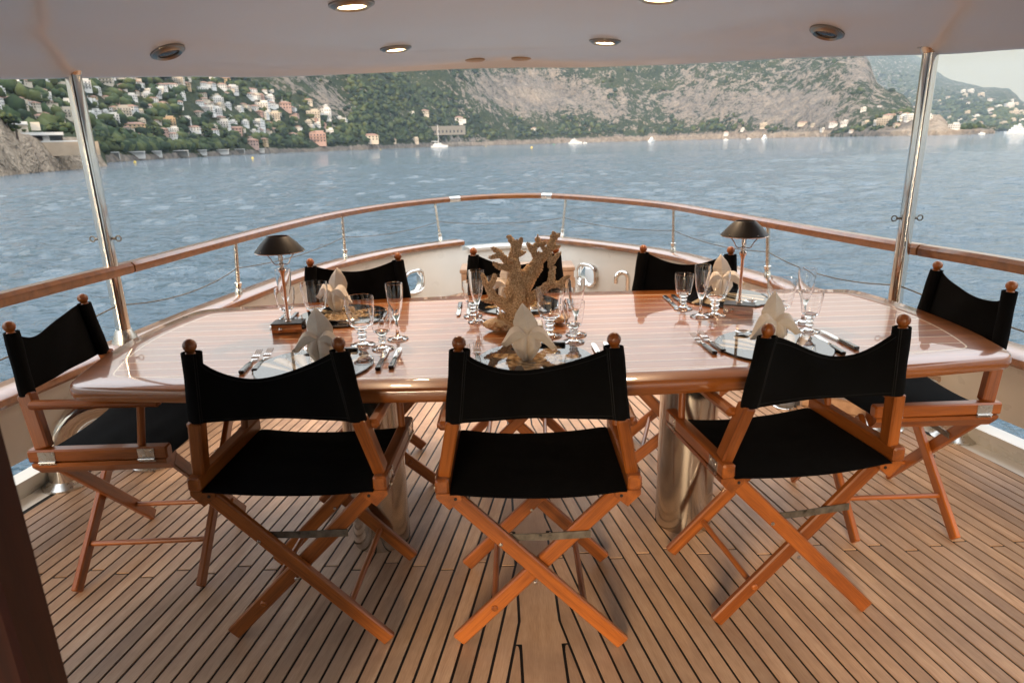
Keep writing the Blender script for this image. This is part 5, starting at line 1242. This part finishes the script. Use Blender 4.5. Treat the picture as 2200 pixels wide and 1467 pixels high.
# ---- boats and buoys
GEL = simple('white_gelcoat', (.8, .8, .79), .3)
def on_sea(px, dist): az = float(px_az(px)); return Vector((dist*sin(az), dist*cos(az), SEA)), az
def hull_mesh(L, B, H):
    mb = MB(); st = 12; P = []
    for i in range(st+1):
        u = i/st; b = B/2*(1-max(0, (u-.45)/.55)**2.2); s = H*(1+.25*u*u)
        P += [(-L/2+L*u, -b, s), (-L/2+L*u, -b*.75, 0), (-L/2+L*u, 0, -.6), (-L/2+L*u, b*.75, 0), (-L/2+L*u, b, s)]
    F = [(i*5+j, (i+1)*5+j, (i+1)*5+j+1, i*5+j+1) for i in range(st) for j in range(4)]+[tuple(range(4, -1, -1))]+[(i*5, i*5+4, (i+1)*5+4, (i+1)*5) for i in range(st)]
    return mb.add(P, F)
def motor_yacht(px, dist, L, rz, label, sail=False):
    p, az = on_sea(px, dist); t = thing('sailing_yacht' if sail else 'motor_yacht', label, 'yacht', p, -az+rz, None)
    hull_mesh(L, L*.26, L*.10).obj('hull', GEL, t)
    for k, (l_, x0, z0) in enumerate(((.62, -.06, .10), (.44, -.08, .175), (.26, -.1, .245))):
        if sail and k == 2: continue
        MB().cbox((x0*L, 0, (z0+.035)*L), (l_*L, L*.2*(1-.16*k), L*.07), L*.015).obj('deckhouse', GEL, t)
        MB().box((x0*L+.01*L, 0, (z0+.042)*L), (l_*L*.9, L*.204*(1-.16*k), L*.022)).obj('window_band', WIN, t)
    mh = 1.0 if sail else .12
    MB().tube([(-.05*L, 0, .25*L), (-.05*L, 0, (.25+mh)*L)], .012*L if sail else .01*L, 7).obj('mast', GEL, t)
    if sail: MB().tube([(-.05*L, 0, .33*L), (-.45*L, 0, .34*L)], .014*L, 6).obj('boom', GEL, t)
    else:
        for s in (-1, 1): MB().lathe([(0, 0), (.02*L, .01*L), (.02*L, .035*L), (0, .05*L)], 10, c=(-.05*L, s*.05*L, .33*L)).obj('radar_dome', GEL, t)
    return t
motor_yacht(955, 900, 22, .15, 'white sailing yacht with a tall bare mast moored before the stone terraces', True)
motor_yacht(1247, 950, 19, .25, 'white motor yacht anchored below the bare cliff, seen from the side')
motor_yacht(1412, 960, 17, 1.15, 'white motor yacht seen almost from astern in the middle of the bay')
motor_yacht(1655, 900, 15, 1.25, 'white motor yacht with radar domes near the rocky headland')
motor_yacht(2203, 800, 24, .5, 'large white motor yacht cut off by the right edge')
def small_boat(px, dist, label):
    p, az = on_sea(px, dist); t = thing('small_boat', label, 'boat', p, -az+.4, None); hull_mesh(6, 2, 1.1).obj('hull', GEL, t); MB().cbox((-.3, 0, 1.6), (2.2, 1.5, 1.2), .2).obj('cabin', GEL, t); MB().box((-.2, 0, 1.8), (2., 1.54, .4)).obj('window_band', WIN, t)
small_boat(1268, 900, 'tiny white tender just right of the side on motor yacht'); small_boat(1571, 850, 'tiny white motor boat left of the yacht with radar domes'); small_boat(1620, 980, 'tiny white boat close under the coast road'); small_boat(2122, 850, 'small white boat at the tip of the headland')
YEL = simple('yellow_buoy', (.65, .45, .06), .5); GRN = simple('green_buoy', (.03, .3, .12), .5)
for a, b, r_, m, lab in ((1153, 318, .75, YEL, 'bright yellow buoy floating in the middle of the bay'), (297, 350, .55, YEL, 'yellow buoy floating right of the left roof post'), (118, 358, .38, YEL, 'yellow buoy close to the rocky point'), (551, 341, .5, YEL, 'yellow buoy off the pink house on the beach'), (1201, 311, .7, GRN, 'green buoy left of the side on motor yacht'), (828, 322, .5, YEL, 'faint yellow buoy off the boathouse'), (1054, 315, .5, YEL, 'faint yellow buoy off the orange shore rocks')):
    az = float(px_az(a)); d = ray(a, b); dist = min(4.0/max(.004, -d.z/sqrt(d.x**2+d.y**2)), 800); p, az = on_sea(a, dist)
    t = thing('buoy', lab, 'buoy', p); MB().lathe([(0, -r_*.4), (r_*.8, -r_*.2), (r_, .2*r_), (r_*.85, .8*r_), (r_*.3, 1.3*r_), (0, 1.4*r_)], 14).obj('float', m, t); MB().lathe([(r_*.06, 1.3*r_), (r_*.06, 1.8*r_), (0, 1.85*r_)], 8).obj('top_pin', m, t)
